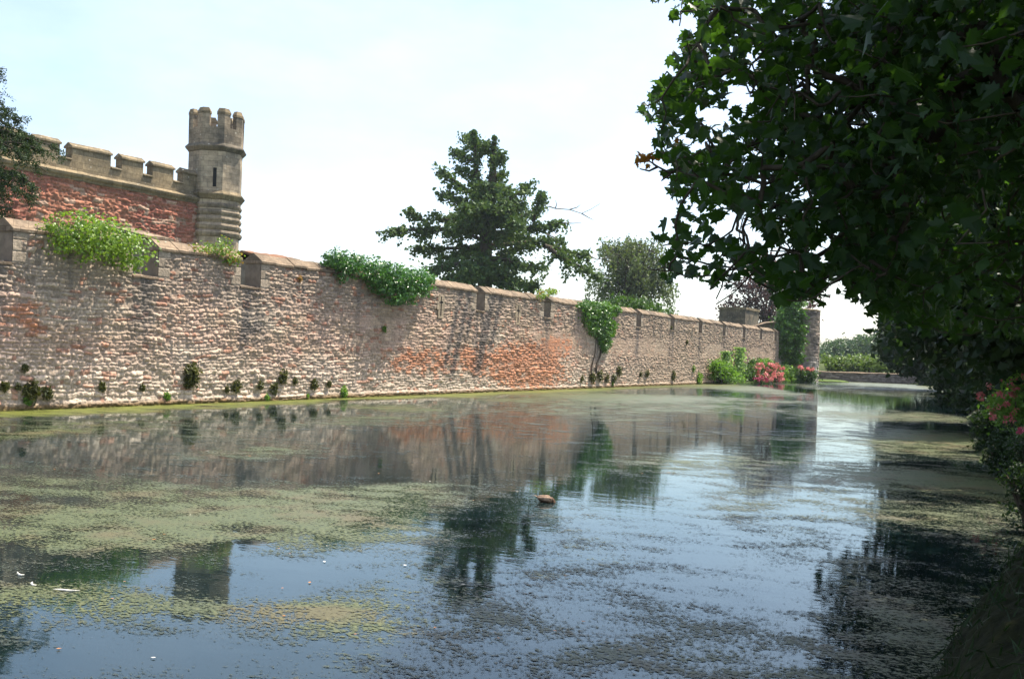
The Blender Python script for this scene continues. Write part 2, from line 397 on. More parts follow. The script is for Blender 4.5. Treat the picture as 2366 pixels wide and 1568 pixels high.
# near bank: a steep mossy edge at the photographer's feet falling to a low bank farther on
by = np.concatenate([np.arange(-4, 12, .10), np.arange(12, 60, .4), np.arange(60, 150, 1.0)])
bt = np.linspace(0, 1, 26)
BY, BT = np.meshgrid(by, bt, indexing='ij')
hh = .42+.73*(1-sstep(10, 18, BY))
side = sstep(0, .42, BT)
bx = bank_x(BY)-.10+1.25*BT+2.2*np.clip(BT-.5, 0, 1)**1.5
bz = -.30+(hh+.30)*np.clip(BT/.62, 0, 1)**.8-.45*sstep(.8, 1, BT)
nn = fbm(BY*1.6, BT*5, 5)-.5; bx = bx+nn*.30*(1-.8*sstep(16, 22, BY)); bz = bz+(fbm(BY*1.3, BT*4, 9)-.5)*.34*(1-.8*sstep(16, 22, BY))*sstep(.1, .4, BT)+(fbm(BY*7, BT*16, 10)-.5)*.10
bk = link('bank', np_mesh('bank', np.stack([bx, BY, bz], -1).reshape(-1, 3), *grid_faces(*BY.shape), smooth=True), M['moss']); bk['kind'] = 'structure'

nb_ = 9000; gy = RNG.uniform(5, 60, nb_)**1.0; gt = RNG.random(nb_)
gi = np.clip(np.searchsorted(by, gy), 0, len(by)-1); gj = (gt*25).astype(int); BV = np.stack([bx, BY, bz], -1)[gi, gj]+RNG.normal(0, .05, (nb_, 3))*np.array([1, 1, .2])
gs = leaves('bank_grass', BV+np.array([0, 0, .05]), .15, M['dense'], None, np.array([(-.05, 0), (.05, 0), (.03, .6), (0, 1.0)]), .1, -1.2)
tag(gs, 'dark rough grass covering the shaded near bank', 'grass', kind='stuff')

# floating weed: a map of how thickly it lies, breaking up into clumps in the material
wx = np.concatenate([np.arange(-D+.02, -30, .25), np.arange(-30, -14, .5), np.arange(-14, 0.3, .2)])
wy = np.concatenate([np.arange(0, 30, .25), np.arange(30, 70, .5), np.arange(70, 157, 1.0)])
WX, WY = np.meshgrid(wx, wy)
P = np.stack([WX, WY, np.zeros_like(WX)], -1).reshape(-1, 3)
px, py, pz = project(P); px = px.reshape(WX.shape); py = py.reshape(WX.shape)
dens = .40+(fbm(WX*.22, WY*.16, 21, 3)-.5)*.62
def spot(cx, cy, rx, ry, a):
    """a patch of thicker or thinner weed; centre and reach read from the photograph, laid on the water in metres"""
    ly = level(cx, cy)[1]; Zc = EYE*FPX/(ly-HOR); c = onwater(cx, cy)
    sx = rx/FPX*Zc; Zf = EYE*FPX/max(ly-ry-HOR, 9); sz = abs(Zf-Zc)
    dx = (WX-c[0])*CT+(WY-c[1])*ST; dz = -(WX-c[0])*ST+(WY-c[1])*CT
    return a*np.exp(-(dx/sx)**2-(dz/sz)**2)
for s in [(500, 1180, 420, 60, .30), (250, 1230, 350, 40, .22), (120, 1370, 200, 50, .20), (550, 1130, 420, 30, .12), (1000, 1140, 200, 30, .14),
          (700, 1330, 130, 30, -.40), (450, 1500, 260, 60, -.16), (250, 1500, 160, 40, -.18), (680, 1420, 180, 36, .18), (1500, 1150, 220, 60, -.12),
          (1700, 1330, 200, 110, -.20), (1940, 912, 70, 22, -.70), (2080, 930, 110, 16, -.5), (1300, 1300, 200, 90, .04), (1650, 1500, 320, 80, .12), (1150, 1480, 330, 80, .10),
          (2180, 1110, 190, 26, .52), (2150, 1010, 150, 14, .40), (2100, 890, 160, 8, .5), (2100, 1250, 170, 90, -.10), (1800, 1080, 180, 30, .14), (1560, 1010, 140, 50, .08),
          (1400, 915, 300, 9, .4), (1750, 898, 160, 9, .45), (2130, 1470, 130, 60, .16), (560, 1258, 40, 12, -.3), (450, 1075, 520, 38, -.10), (1050, 1030, 330, 42, -.13), (200, 1040, 260, 30, -.12), (2120, 1270, 190, 80, -.24), (1130, 1230, 120, 60, -.16), (280, 1320, 140, 24, -.18), (280, 1410, 330, 44, .12), (120, 1180, 160, 14, .12), (900, 1400, 160, 50, .10)]:
    dens = dens+spot(*s)
edge = np.clip(1-(WX+D)/(4.4*(.05+1.4*fbm(WY*.35, WX*.4, 31, 4))), 0, 1)
edge = sstep(0, .7, edge)*(1-sstep(60, 110, WY)*.6)
dens = dens+.50*edge*(1-.45*np.clip(dens, 0, 1)); edge = edge**1.8*.85
dens = np.where(WX > bank_x(WY)+.25, -1, dens)
keep = (np.maximum.reduce([dens[:-1, :-1], dens[1:, :-1], dens[:-1, 1:], dens[1:, 1:]]) > .06)
wo = link('floating_weed', np_mesh('floating_weed', np.stack([WX, WY, np.full_like(WX, .006)], -1).reshape(-1, 3), *grid_faces(*WX.shape, keep), attrs={'dens': dens.ravel(), 'edge': edge.ravel()}), M['weed'])
tag(wo, 'olive green mats and flecks of floating weed spread over the moat', 'water weed', kind='stuff')

# ------------------------------------------------------------------ rubble masonry
def rubble(name, us, zs, pos, colfn, seed, parent, keepfn=None, over=None, course=(.10, .22), stone=(.18, .48), amp=.062, warp=.12):
    rg = np.random.default_rng(seed)
    U, Zz = np.meshgrid(us, zs, indexing='ij')
    Zw = Zz+(fbm(U*.35, Zz*.4, seed, 3)-.5)*warp*3+(fbm(U*2.2, Zz*1.5, seed+5, 2)-.5)*warp*.9
    br = np.floor(U*.42+1.6*fbm(U*.3, Zz*.9, seed+6, 2)); Zw = Zw+(_hash(br, np.floor(Zz*.55+fbm(U*.4, Zz*.2, seed+7, 2)), seed)-.5)*.22
    cb = [zs[0]-1.0]
    while cb[-1] < zs[-1]+1.5: cb.append(cb[-1]+rg.uniform(*course))
    cb = np.array(cb); ci = np.clip(np.searchsorted(cb, Zw.ravel())-1, 0, len(cb)-2).reshape(U.shape)
    h = cb[ci+1]-cb[ci]; t = (Zw-cb[ci])/h
    Uw = U+(fbm(U*1.1, Zz*2.2, seed+9, 2)-.5)*.22
    si = np.zeros(U.shape, int); s = np.zeros(U.shape); Ls = np.ones(U.shape); base = 0
    for c in np.unique(ci):
        m = ci == c; L = us[-1]-us[0]+6
        bnd = np.cumsum(np.concatenate([[us[0]-3-rg.random()], rg.uniform(stone[0], stone[1], int(L/stone[0])+4)*rg.choice([.7, 1, 1, 1.5], int(L/stone[0])+4)]))
        k = np.clip(np.searchsorted(bnd, Uw[m])-1, 0, len(bnd)-2)
        si[m] = base+k; s[m] = (Uw[m]-bnd[k])/(bnd[k+1]-bnd[k]); Ls[m] = bnd[k+1]-bnd[k]; base += len(bnd)
    dz = np.minimum(t, 1-t)*h; du = np.minimum(s, 1-s)*Ls
    prof = sstep(0, .05, dz)*sstep(0, .05, du)
    rnd = rg.random(base+2); R = rnd[si]; R2_ = rg.random(base+2)[si]; R2 = rg.random(base+2)[si]
    rough = .55+.9*fbm(U*.16, Zz*.35, seed+3, 3)
    tilt = (t-.5)*(R2_-.5)*.9
    H = amp*rough*prof*(.15+1.0*R+tilt)+amp*1.5*(fbm(U*3.6, Zz*4.6, seed+2, 4)-.5)+amp*1.1*(vnoise(U*9, Zz*11, seed+8)-.5)+amp*1.2*(fbm(U*.6, Zz*.8, seed+4, 2)-.5)
    C = colfn(U, Zz, R, R2, prof)
    if over is not None: H, C = over(U, Zz, H, C)
    V = pos(U, Zz, H)
    kp = None
    if keepfn is not None:
        uc = (us[:-1]+us[1:])[:, None]/2; zc = (zs[:-1]+zs[1:])[None]/2; kp = keepfn(uc, zc)
    return link(name, np_mesh(name, V.reshape(-1, 3), *grid_faces(len(us), len(zs), kp), smooth=True, col=C.reshape(-1, 3)), M['rubble'], parent)
def lerp3(a, b, f): return a*(1-f[..., None])+np.asarray(b)*f[..., None]

# ------------------------------------------------------------------ the moat wall
UEND, EAVE, SILL, RIDGE, THICK = 138.0, 6.68, 5.48, 7.16, 1.0
slots = [(u_of(30, D)-1.4, u_of(30, D)), (u_of(367, D)-1.35, u_of(367, D)), (u_of(603, D)-1.35, u_of(603, D)),
         (u_of(1120, D)-1.1, u_of(1120, D)), (u_of(1272, D)-1.1, u_of(1272, D)), (76.0, 77.1)]
for x in (1481, 1558, 1622, 1676, 1722, 1761, 1794): slots.append((u_of(x, D)-1.2, u_of(x, D)))
slots.sort()
mer = []; u0 = 8.0
for a, b in slots: mer.append((u0, a)); u0 = b
mer.append((u0, UEND))
wall = empty('moat_wall', (-D, 8, 0), 'long battlemented rubble stone wall rising straight out of the moat', 'wall')
us = [8.0]
while us[-1] < UEND:
    pxm = D/Z_of(us[-1], D)**2*995; us.append(us[-1]+min(max(.75/pxm, .028), .085))
us = np.array(us); us[-1] = UEND
for a, b in slots:
    for e in (a, b): us[np.argmin(abs(us-e))] = e
zs = np.concatenate([np.arange(-.4, EAVE-.01, .031), [EAVE-.02]])
zs[np.argmin(abs(zs-SILL))] = SILL
def blob(U, Zz, px, py, rx, ry):
    u, zz = onwall(px, py, D); Z = Z_of(u, D)
    su = rx/(D/Z**2*FPX); sz = ry/FPX*Z
    return np.exp(-((U-u)/su)**2-((Zz-zz)/sz)**2)
def wall_col(U, Zz, R, R2, prof):
    n = fbm(U*.22, Zz*.5, 71, 4); n2 = fbm(U*.9, Zz*1.3, 72, 3)
    c = np.zeros(U.shape+(3,))+np.array([.43, .31, .22])
    c = lerp3(c, (.50, .34, .27), sstep(.3, .7, n2)*.6)                      # pinkish stones
    c = lerp3(c, (.53, .445, .345), sstep(.45, .75, n)*.7)                     # lime-washed areas
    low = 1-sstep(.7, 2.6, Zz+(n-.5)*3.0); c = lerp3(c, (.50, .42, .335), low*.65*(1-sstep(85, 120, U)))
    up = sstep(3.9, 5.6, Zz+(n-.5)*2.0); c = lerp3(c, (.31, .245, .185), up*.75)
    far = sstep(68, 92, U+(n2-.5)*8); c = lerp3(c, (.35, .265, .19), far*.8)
    red = ((R2 > .90).astype(float)*.55*(1-far*.7)); c = lerp3(c, (.40, .15, .085), red)
    o = np.clip(blob(U, Zz, 1235, 850, 75, 50)*1.3+blob(U, Zz, 1120, 830, 90, 40)*.7+blob(U, Zz, 960, 835, 90, 35)*.75+blob(U, Zz, 1290, 790, 50, 30)*.5
                +blob(U, Zz, 40, 740, 90, 50)*.55+blob(U, Zz, 200, 690, 160, 40)*.25+blob(U, Zz, 350, 800, 150, 40)*.25, 0, 1)
    n3 = fbm(U*1.7, Zz*2.6, 75, 4); o = sstep(.24, .58, o*(.1+1.6*n3)*(.5+.9*R)); c = lerp3(c, (.45, .175, .085), o*.82)
    c = c*(.62+.56*R)[..., None]
    # mortar and dirt in the joints
    c = lerp3(c, (.30, .25, .205), (1-prof)*.45)
    # black weathering runs below the crenels and coping, plus painted shadow streaks
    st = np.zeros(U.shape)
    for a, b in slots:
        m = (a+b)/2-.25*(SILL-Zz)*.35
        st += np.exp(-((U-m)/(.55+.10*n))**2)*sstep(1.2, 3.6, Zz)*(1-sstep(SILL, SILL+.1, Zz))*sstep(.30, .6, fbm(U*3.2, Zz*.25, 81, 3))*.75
    for px_, wd, lo in ((1085, .38, .2), (1066, .28, .8), (1140, .5, .3), (1158, .3, 2.0), (1100, .25, 2.5)):  # slanted cast-shadow streaks, painted dark into the stone colour
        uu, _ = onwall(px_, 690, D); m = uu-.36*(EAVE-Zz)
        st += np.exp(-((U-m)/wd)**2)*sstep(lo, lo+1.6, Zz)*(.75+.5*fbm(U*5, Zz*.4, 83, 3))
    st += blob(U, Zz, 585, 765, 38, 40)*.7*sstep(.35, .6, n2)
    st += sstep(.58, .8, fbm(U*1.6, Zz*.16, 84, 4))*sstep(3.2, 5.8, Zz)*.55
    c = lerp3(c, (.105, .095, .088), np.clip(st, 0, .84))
    # wet brown foot
    ft = 1-sstep(.10, .30, Zz+(n2-.5)*.16); c = lerp3(c, (.13, .085, .04), ft*.92)
    gr = 1-sstep(.0, .10, Zz+(n2-.5)*.08); c = lerp3(c, (.10, .10, .02), gr*.7)
    return np.clip(c, .01, .9)
def wall_over(U, Zz, H, C):
    H = H+.10*(1-sstep(.18, .34, Zz))                                         # projecting footing
    rend = sstep(.52, .62, fbm(U*.11, Zz*.55, 91, 3))*sstep(2.6, 3.2, Zz)*(1-sstep(4.2, 4.9, Zz))   # smoothed render band
    H = H*(1-.7*rend)
    q = np.zeros(U.shape)
    for a, b in slots:
        wd = np.where(np.floor((Zz-SILL)/.42) % 2 == 0, .62, .36)
        q = np.maximum(q, ((U <= a+.001) & (U > a-wd) & (Zz > SILL-.02)) | ((U >= b-.001) & (U < b+wd) & (Zz > SILL-.02)))
    jz = np.abs((Zz-SILL)/.42-np.round((Zz-SILL)/.42))*.42
    Hq = .035-.03*(jz < .02)+(fbm(U*6, Zz*6, 93, 2)-.5)*.02
    H = np.where(q > 0, Hq, H)
    cq = np.array([.33, .27, .205])*(.75+.5*vnoise(np.floor(U*1.2), np.floor((Zz-SILL)/.42), 95))[..., None]*(.8+.4*fbm(U*4, Zz*4, 96))[..., None]
    C = np.where((q > 0)[..., None], cq, C)
    top = sstep(EAVE-.10, EAVE-.02, Zz); H = H*(1-top)
    return H, C
def wall_keep(uc, zc):
    k = np.ones((uc.shape[0], zc.shape[1]), bool)
    for a, b in slots: k &= ~((uc > a) & (uc < b) & (zc > SILL))
    return k
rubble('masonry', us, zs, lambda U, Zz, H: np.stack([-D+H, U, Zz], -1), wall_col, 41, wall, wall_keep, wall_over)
c = MB()
c.box(-D-THICK, -D-.10, 8, UEND-.02, -1.2, SILL-.06)
for a, b in mer: c.box(-D-THICK, -D-.015, a+.004, b-.004, SILL-.05, EAVE-.02)
c.build('wall_core', M['core'], wall)
for k, (a, b) in enumerate(mer):
    m = MB(); y = a-.05 if k else a
    e = b+.05 if k < len(mer)-1 else b
    prof = [(-D+.10, EAVE-.03), (-D+.11, EAVE+.07), (-D-.44, RIDGE-.015), (-D-.5, RIDGE), (-D-.56, RIDGE-.015), (-D-THICK-.11, EAVE+.07), (-D-THICK-.10, EAVE-.03)]
    while y < e-.05:
        L = random.uniform(.8, 1.5); y2 = min(y+L, e)
        if e-y2 < .35: y2 = e
        st = np.linspace(y, y2-.012, 4); d0 = random.uniform(-.025, .025)
        dx = random.uniform(-.02, .02)
        m.extrude([(x+dx, z) for x, z in prof], st, [d0+random.uniform(-.018, .018) for _ in st]); y = y2
    m.build('coping', M['coping'], wall)
for a, b in slots:
    m = MB(); m.extrude([(-D+.09, SILL-.10), (-D+.09, SILL-.03), (-D-.30, SILL+.06), (-D-THICK, SILL+.06), (-D-THICK, SILL-.10)], np.linspace(a+.006, b-.006, 4), [0, .01, -.01, 0])
    m.build('sill', M['coping'], wall)
# arrow slits with a dressed surround
for px_ in (1018, 1197, 1420, 1600, 1668):
    u, _ = onwall(px_, 690, D)
    m = MB()
    for i, (z0, z1, hw) in enumerate(((4.75, 5.25, .30), (5.262, 5.75, .42), (5.762, 6.22, .34))): m.box(-D-.05, -D+.055+.004*i, u-hw, u+hw, z0, z1)
    f = m.build('slit_surround', M['turret'], wall)
    m = MB(); m.box(-D+.0, -D+.069, u-.045, u+.045, 4.9, 6.1); m.box(-D+.0, -D+.067, u-.20, u+.20, 5.68, 5.80)
    m.build('arrow_slit', M['dark'], f)
# small pointed water gate near the far end
u, zb = onwall(1749, 838, D)
m = MB(); pr = [(-.75, 0), (.75, 0), (.75, 1.1), (.45, 1.75), (0, 2.2), (-.45, 1.75), (-.75, 1.1)]
m.add([(-D+.11, u+a, .6+b) for a, b in pr]+[(-D-.2, u+a, .6+b) for a, b in pr], [tuple(range(7)), tuple(reversed(range(7, 14)))]+[((i+1) % 7, i, 7+i, 7+(i+1) % 7) for i in range(7)])
m.build('water_gate', M['dark'], wall)

# ------------------------------------------------------------------ gatehouse with its turret, inside the wall
D2 = 44.0; SO = D2
gh = empty('gatehouse', (-D2, 20, GLV), 'red rubble building with stone battlements and an octagonal turret, behind the moat wall', 'building')
tu = u_of(500, D2, 420); TC = (-D2-.1, tu)
us2 = np.arange(16, tu, .05); zs2 = np.arange(2.4, 11.16, .045)
def gh_col(U, Zz, R, R2, prof):
    n = fbm(U*.3, Zz*.5, 171, 4)
    c = np.zeros(U.shape+(3,))+np.array([.36, .155, .095])
    c = lerp3(c, (.27, .10, .07), sstep(.4, .7, n)); c = lerp3(c, (.40, .30, .22), (R2 > .82)*.7)
    c = lerp3(c, (.40, .28, .20), (1-sstep(7.3, 9.4, Zz+(n-.5)*2.5))*.8)
    c = c*(.62+.7*R)[..., None]; c = lerp3(c, (.26, .17, .12), (1-prof)*.5)
    return c
rubble('wall', us2, zs2, lambda U, Zz, H: np.stack([-D2+H, U, Zz], -1), gh_col, 141, gh, None, None, (.16, .28), (.25, .6), .08)
m = MB(); m.box(-D2-9, -D2-.12, 16, tu-.9, 1.5, 11.2); m.build('rear_wall', M['core'], gh)
PB, PC, PT = 11.55, 12.18, 12.82
ms = [(u_of(a, D2, 365), u_of(b, D2, 375)) for a, b in ((-60, -10), (10, 62), (83, 139), (167.5, 258), (284, 333.5), (356, 404))]+[(u_of(425.5, D2, 400), tu-1.3)]
m = MB(); m.box(-D2-.55, -D2-.06, 16, tu-1.2, PB, PC)
for a, b in ms: m.box(-D2-.549, -D2-.061, a, b, PC-.02, PT)
m.build('parapet', M['parapet'], gh)
m = MB(); m.extrude([(-D2-.3, 11.1), (-D2+.10, 11.12), (-D2+.14, 11.22), (-D2+.26, 11.32), (-D2+.30, 11.44), (-D2-.02, 11.62), (-D2-.3, 11.62)], np.linspace(16, tu-1.2, 30), [random.uniform(-.012, .012) for _ in range(30)])
m.build('cornice', M['parapet'], gh)
for a, b in ms:
    m = MB(); st = np.linspace(a-.06, b+.06, 5)
    m.extrude([(-D2+.02, PT-.04), (-D2+.02, PT+.05), (-D2-.30, PT+.26), (-D2-.63, PT+.05), (-D2-.63, PT-.04)], st, [random.uniform(-.025, .025) for _ in st]); m.build('coping', M['parapet'], gh)
for (a, b), (a2, b2) in zip(ms[:-1], ms[1:]):
    m = MB(); m.extrude([(-D2+.03, PC-.05), (-D2+.03, PC), (-D2-.3, PC+.12), (-D2-.62, PC), (-D2-.62, PC-.05)], [b+.004, a2-.004]); m.build('sill', M['parapet'], gh)
# turret
R8 = 1.52/math.cos(math.pi/8); A0 = math.pi/8-.12
tur = MB(); tur.lathe(*TC, [(R8*.93, 2.0), (R8*.93, 9.3), (R8*.93, 9.55)], 8, A0)
tur.lathe(*TC, [(R8*.93, 9.5), (R8*.96, 11.5), (R8*.965, 11.9)], 8, A0)
turret = tur.build('turret', M['turret'], gh)
up = MB(); up.lathe(*TC, [(R8*.965, 11.6), (R8*.965, 14.3), (R8*1.0, 14.42)], 8, A0); up.build('shaft', M['turret'], turret)
rg = MB()
for z0, r, hgt in ((9.40, 1.03, .26), (9.80, 1.01, .27), (10.22, 1.00, .26), (10.62, .995, .25), (11.02, 1.0, .24)):
    rg.lathe(*TC, [(R8*(r-.06), z0-.10), (R8*(r-.01), z0), (R8*(r+.012), z0+hgt*.45), (R8*(r-.01), z0+hgt*.8), (R8*(r-.055), z0+hgt)], 8, A0)
rg.build('corbel_ring', M['weathered'], turret)
sc_ = MB(); sc_.lathe(*TC, [(R8*.97, 11.42), (R8*1.06, 11.62), (R8*1.10, 11.70), (R8*1.10, 11.76), (R8*.97, 11.96)], 8, A0); sc_.build('string_course', M['parapet'], turret)
sc_ = MB(); sc_.lathe(*TC, [(R8*.97, 14.22), (R8*1.05, 14.36), (R8*1.10, 14.46), (R8*1.10, 14.52), (R8*.99, 14.70)], 8, A0); sc_.build('string_course', M['turret_dark'], turret)
bt_ = MB(); bt_.lathe(*TC, [(R8*.985, 14.6), (R8*.995, 15.62)], 8, A0)
def corner(k, r): a = A0+k*math.pi/4; return np.array([TC[0]+r*math.cos(a), TC[1]+r*math.sin(a)])
caps = []
for k in range(8):
    cp = MB(); caps.append(cp)
    o, i_ = R8*.995, R8*.80
    c0, c1, c2 = corner(k, o), corner(k+1, o), corner(k-1, o); d0, d1, d2 = corner(k, i_), corner(k+1, i_), corner(k-1, i_)
    f = .325
    pts = [c0+(c2-c0)*f, c0, c0+(c1-c0)*f, d0+(d1-d0)*f, d0, d0+(d2-d0)*f]
    bt_.add([(*p, 15.6) for p in pts]+[(*p, 16.40) for p in pts], [(5, 4, 3, 2, 1, 0), (6, 7, 8, 9, 10, 11)]+[(i, (i+1) % 6, 6+(i+1) % 6, 6+i) for i in range(6)])
    q = [np.asarray(p) for p in pts]; ce = sum(q)/6; q = [ce+(p-ce)*1.10 for p in q]; qi = [ce+(p-ce)*.70 for p in q]
    cp.add([(*p, 16.37) for p in q]+[(*p, 16.50) for p in q]+[(*p, 16.72) for p in qi], [(5, 4, 3, 2, 1, 0)]+[(i, (i+1) % 6, 6+(i+1) % 6, 6+i) for i in range(6)]+[(6+i, 6+(i+1) % 6, 12+(i+1) % 6, 12+i) for i in range(6)]+[tuple(range(12, 18))])
b_ = bt_.build('battlement', M['weathered'], turret); [q.build('merlon_cap', M['parapet'], turret) for q in caps]
# narrow window in the face towards the camera
ka = min(range(8), key=lambda k: abs(((A0+(k+.5)*math.pi/4)-math.atan2(-tu, SO)+math.pi) % (2*math.pi)-math.pi))
an = A0+(ka+.5)*math.pi/4; nrm = np.array([math.cos(an), math.sin(an)]); tan = np.array([-nrm[1], nrm[0]])
ap = R8*.965*math.cos(math.pi/8); ce = np.array(TC)+nrm*(ap-.25)+tan*.16
sl = MB(); pts = [ce-tan*.10, ce+tan*.10, ce+tan*.10+nrm*.256, ce-tan*.10+nrm*.256]
sl.add([(*p, 12.15) for p in pts]+[(*p, 13.25) for p in pts], [(0, 1, 2, 3), (7, 6, 5, 4)]+[(i, 4+i, 4+(i+1) % 4, (i+1) % 4) for i in range(4)])
sl.build('slit_window', M['dark'], turret)
# the model above is drawn at two fifths of its real size; set it on its real site well inside the walls
def place_at_size(root, k, old):
    px_, py_, Zz = [float(v[0]) for v in project(np.array([old]))]
    root.scale = (k, k, k); root.location = at(px_, py_, Zz*k)
place_at_size(gh, 2.25, (-D2, 20, GLV-.38))

# outbuildings whose roofs show over the wall
def outbuilding(xa, xb, yr, ye, Dp, mat_roof, label):
    ua, ub = u_of(xa, Dp, yr), u_of(xb, Dp, yr); zr = onwall((xa+xb)/2, yr, Dp)[1]; ze = onwall((xa+xb)/2, ye, Dp)[1]
    e = empty('outbuilding', (-Dp, ua, GLV), label, 'building')
    m = MB(); m.box(-Dp-4, -Dp, ua+.2, ub-.2, 1.5, ze); m.build('wall', M['core'], e)
    m = MB(); st = np.linspace(ua, ub, 14)
    m.extrude([(-Dp+.35, ze-.12), (-Dp+.35, ze), (-Dp-2, zr), (-Dp-4.35, ze), (-Dp-4.35, ze-.12), (-Dp-2, zr-.14)], st, [random.uniform(-.03, .03) for _ in st]); m.build('roof', mat_roof, e)
outbuilding(620, 735, 584, 606, 39, M['tile'], 'low tiled roof just showing above the wall left of the big ivy')
outbuilding(318, 392, 524, 548, 38.5, M['coping'], 'small stone lean-to roof between the gatehouse and the moat wall')

# ------------------------------------------------------------------ round corner tower and far end of the moat
ct = at(1838, 880, 141.5); RT = 3.0
tw = empty('corner_tower', (ct.x, ct.y, 0), 'round stone tower with ivy at the far end of the moat wall', 'tower')
def tw_col(U, Zz, R, R2, prof):
    n = fbm(U*.5, Zz*.4, 271, 4); c = np.zeros(U.shape+(3,))+np.array([.27, .215, .165]); c = lerp3(c, (.16, .135, .115), sstep(.4, .65, n)); c = lerp3(c, (.42, .38, .33), (1-sstep(1.2, 4, Zz+(n-.5)*3))*.7)
    return c*(.6+.75*R)[..., None]
ang = np.linspace(0, 2*math.pi, 150); zt = np.arange(-.4, 10.0, .07)
rubble('masonry', ang*RT, zt, lambda U, Zz, H: np.stack([ct.x+(RT+H)*np.cos(U/RT), ct.y+(RT+H)*np.sin(U/RT), Zz], -1), tw_col, 241, tw, None, None, (.22, .36), (.35, .8), .10)
m = MB(); m.lathe(ct.x, ct.y, [(RT-.02, 9.8), (RT+.12, 9.92), (RT+.12, 10.08), (RT-.25, 10.2)], 40); m.build('coping', M['parapet'], tw)
m = MB(); pa = at(1728, 745, 150); pb = at(1800, 745, 150)
gb = empty('gate_block', (pa.x, pa.y, 0), 'square flat topped stone block behind the corner tower', 'building')
zt_ = at(1728, 716, 150).z
m.box(pa.x-4, pa.x, pa.y-1.5, pa.y+6, 0, zt_); m.build('wall', M['turret_dark'], gb)
m = MB(); m.box(pa.x-4.15, pa.x+.15, pa.y-1.65, pa.y+6.15, zt_+.002, zt_+.35); m.build('coping', M['parapet'], gb)
# curved ramp wall joining it to the tower
pr = [at(x, y, 146) for x, y in ((1700, 775), (1725, 762), (1748, 750), (1768, 744), (1785, 742), (1815, 742))]
rw = empty('ramp_wall', (pr[0].x, pr[0].y, GLV), 'curved wall with pale coping climbing to the corner tower', 'wall')
m = MB(); v = []; f = []
for p in pr: v += [(p.x, p.y, 0), (p.x, p.y, p.z-.3), (p.x-.6, p.y+.5, p.z-.3), (p.x-.6, p.y+.5, 0)]
for i in range(len(pr)-1):
    for k in range(4): f.append((4*i+(k+1) % 4, 4*i+k, 4*i+4+k, 4*i+4+(k+1) % 4))
m.add(v, f+[(0, 1, 2, 3), tuple(4*(len(pr)-1)+k for k in (3, 2, 1, 0))]); m.build('masonry', M['turret_dark'], rw)
m = MB(); v = []; f = []
for p in pr: v += [(p.x+.15, p.y-.12, p.z-.3), (p.x+.15, p.y-.12, p.z-.1), (p.x-.3, p.y+.25, p.z), (p.x-.75, p.y+.6, p.z-.1), (p.x-.75, p.y+.6, p.z-.3)]
for i in range(len(pr)-1):
    for k in range(5): f.append((5*i+(k+1) % 5, 5*i+k, 5*i+5+k, 5*i+5+(k+1) % 5))
m.add(v, f+[(0, 1, 2, 3, 4), tuple(5*(len(pr)-1)+k for k in (4, 3, 2, 1, 0))]); m.build('coping', M['coping'], rw)
# low end wall across the moat
ew0 = at(1880, 880, 149); ew1 = at(2290, 890, 150); ew0.z = ew1.z = 0
ew = empty('end_wall', ew0, 'low dark stone wall closing the far end of the moat under the trees', 'wall')
dv = (ew1-ew0); Lw = dv.length; dv.normalize(); nv = Vector((-dv.y, dv.x, 0)); nv = nv if nv.y < 0 else -nv
def ew_col(U, Zz, R, R2, prof): return (np.zeros(U.shape+(3,))+np.array([.20, .17, .15]))*(.55+.8*R)[..., None]
ue = np.arange(0, Lw, .14); ze_ = np.arange(-.3, 1.36, .07)
rubble('masonry', ue, ze_, lambda U, Zz, H: np.stack([ew0.x+dv.x*U+nv.x*H, ew0.y+dv.y*U+nv.y*H, Zz], -1), ew_col, 341, ew, None, None, (.18, .3), (.3, .7), .08)
m = MB(); nn_ = int(Lw/1.0); v = []; f = []
for k in range(nn_+1):
    p = ew0+dv*(Lw*k/nn_); dz = random.uniform(-.03, .03)
    for a, z in ((.10, 1.32), (.10, 1.40), (-.2, 1.50), (-.6, 1.40), (-.6, 1.0)): q = p+nv*a; v.append((q.x, q.y, z+dz))
for k in range(nn_):
    for i in range(5): f.append((5*k+i, 5*k+(i+1) % 5, 5*k+5+(i+1) % 5, 5*k+5+i))
m.add(v, f); m.build('coping', M['coping'], ew)

# ------------------------------------------------------------------ plants
def clumps(ell, nc, per, rad, shell=.55, flat=.7):
    """leaf points gathered in clumps through a set of ellipsoids (cx,cy,cz,rx,ry,rz)"""
    vol = np.array([e[3]*e[4]*e[5] for e in ell])**.67; pk = RNG.choice(len(ell), nc, p=vol/vol.sum())
    E = np.array(ell)[pk]; d = RNG.normal(0, 1, (nc, 3)); d /= np.linalg.norm(d, axis=1)[:, None]
    r = shell+(1-shell)*RNG.random(nc)**.6; r = np.where(RNG.random(nc) < .25, RNG.random(nc)*shell, r)
    C = E[:, :3]+d*E[:, 3:]*r[:, None]
    k = np.repeat(np.arange(nc), per); P = C[k]+RNG.normal(0, 1, (len(k), 3))*np.array([1, 1, flat])*rad*RNG.uniform(.6, 1.3, nc)[k][:, None]
    return C, P
def limbs_to(base, top, targets, r0, n=7):
    """trunk and a limb to each of some clump centres"""
    base = np.asarray(base, float); top = np.asarray(top, float)
    tr = bend(base, top, 10, .35); paths = [(tr, np.linspace(r0, r0*.25, 10))]
    for t in targets:
        f = np.clip((t[2]-base[2])/(top[2]-base[2])*RNG.uniform(.35, .8), .12, .92); i = int(f*9)
        a = tr[i]; paths.append((bend(a, t, n, .35, .06), np.linspace(r0*.42*(1-f*.6), r0*.05, n)))
    return paths
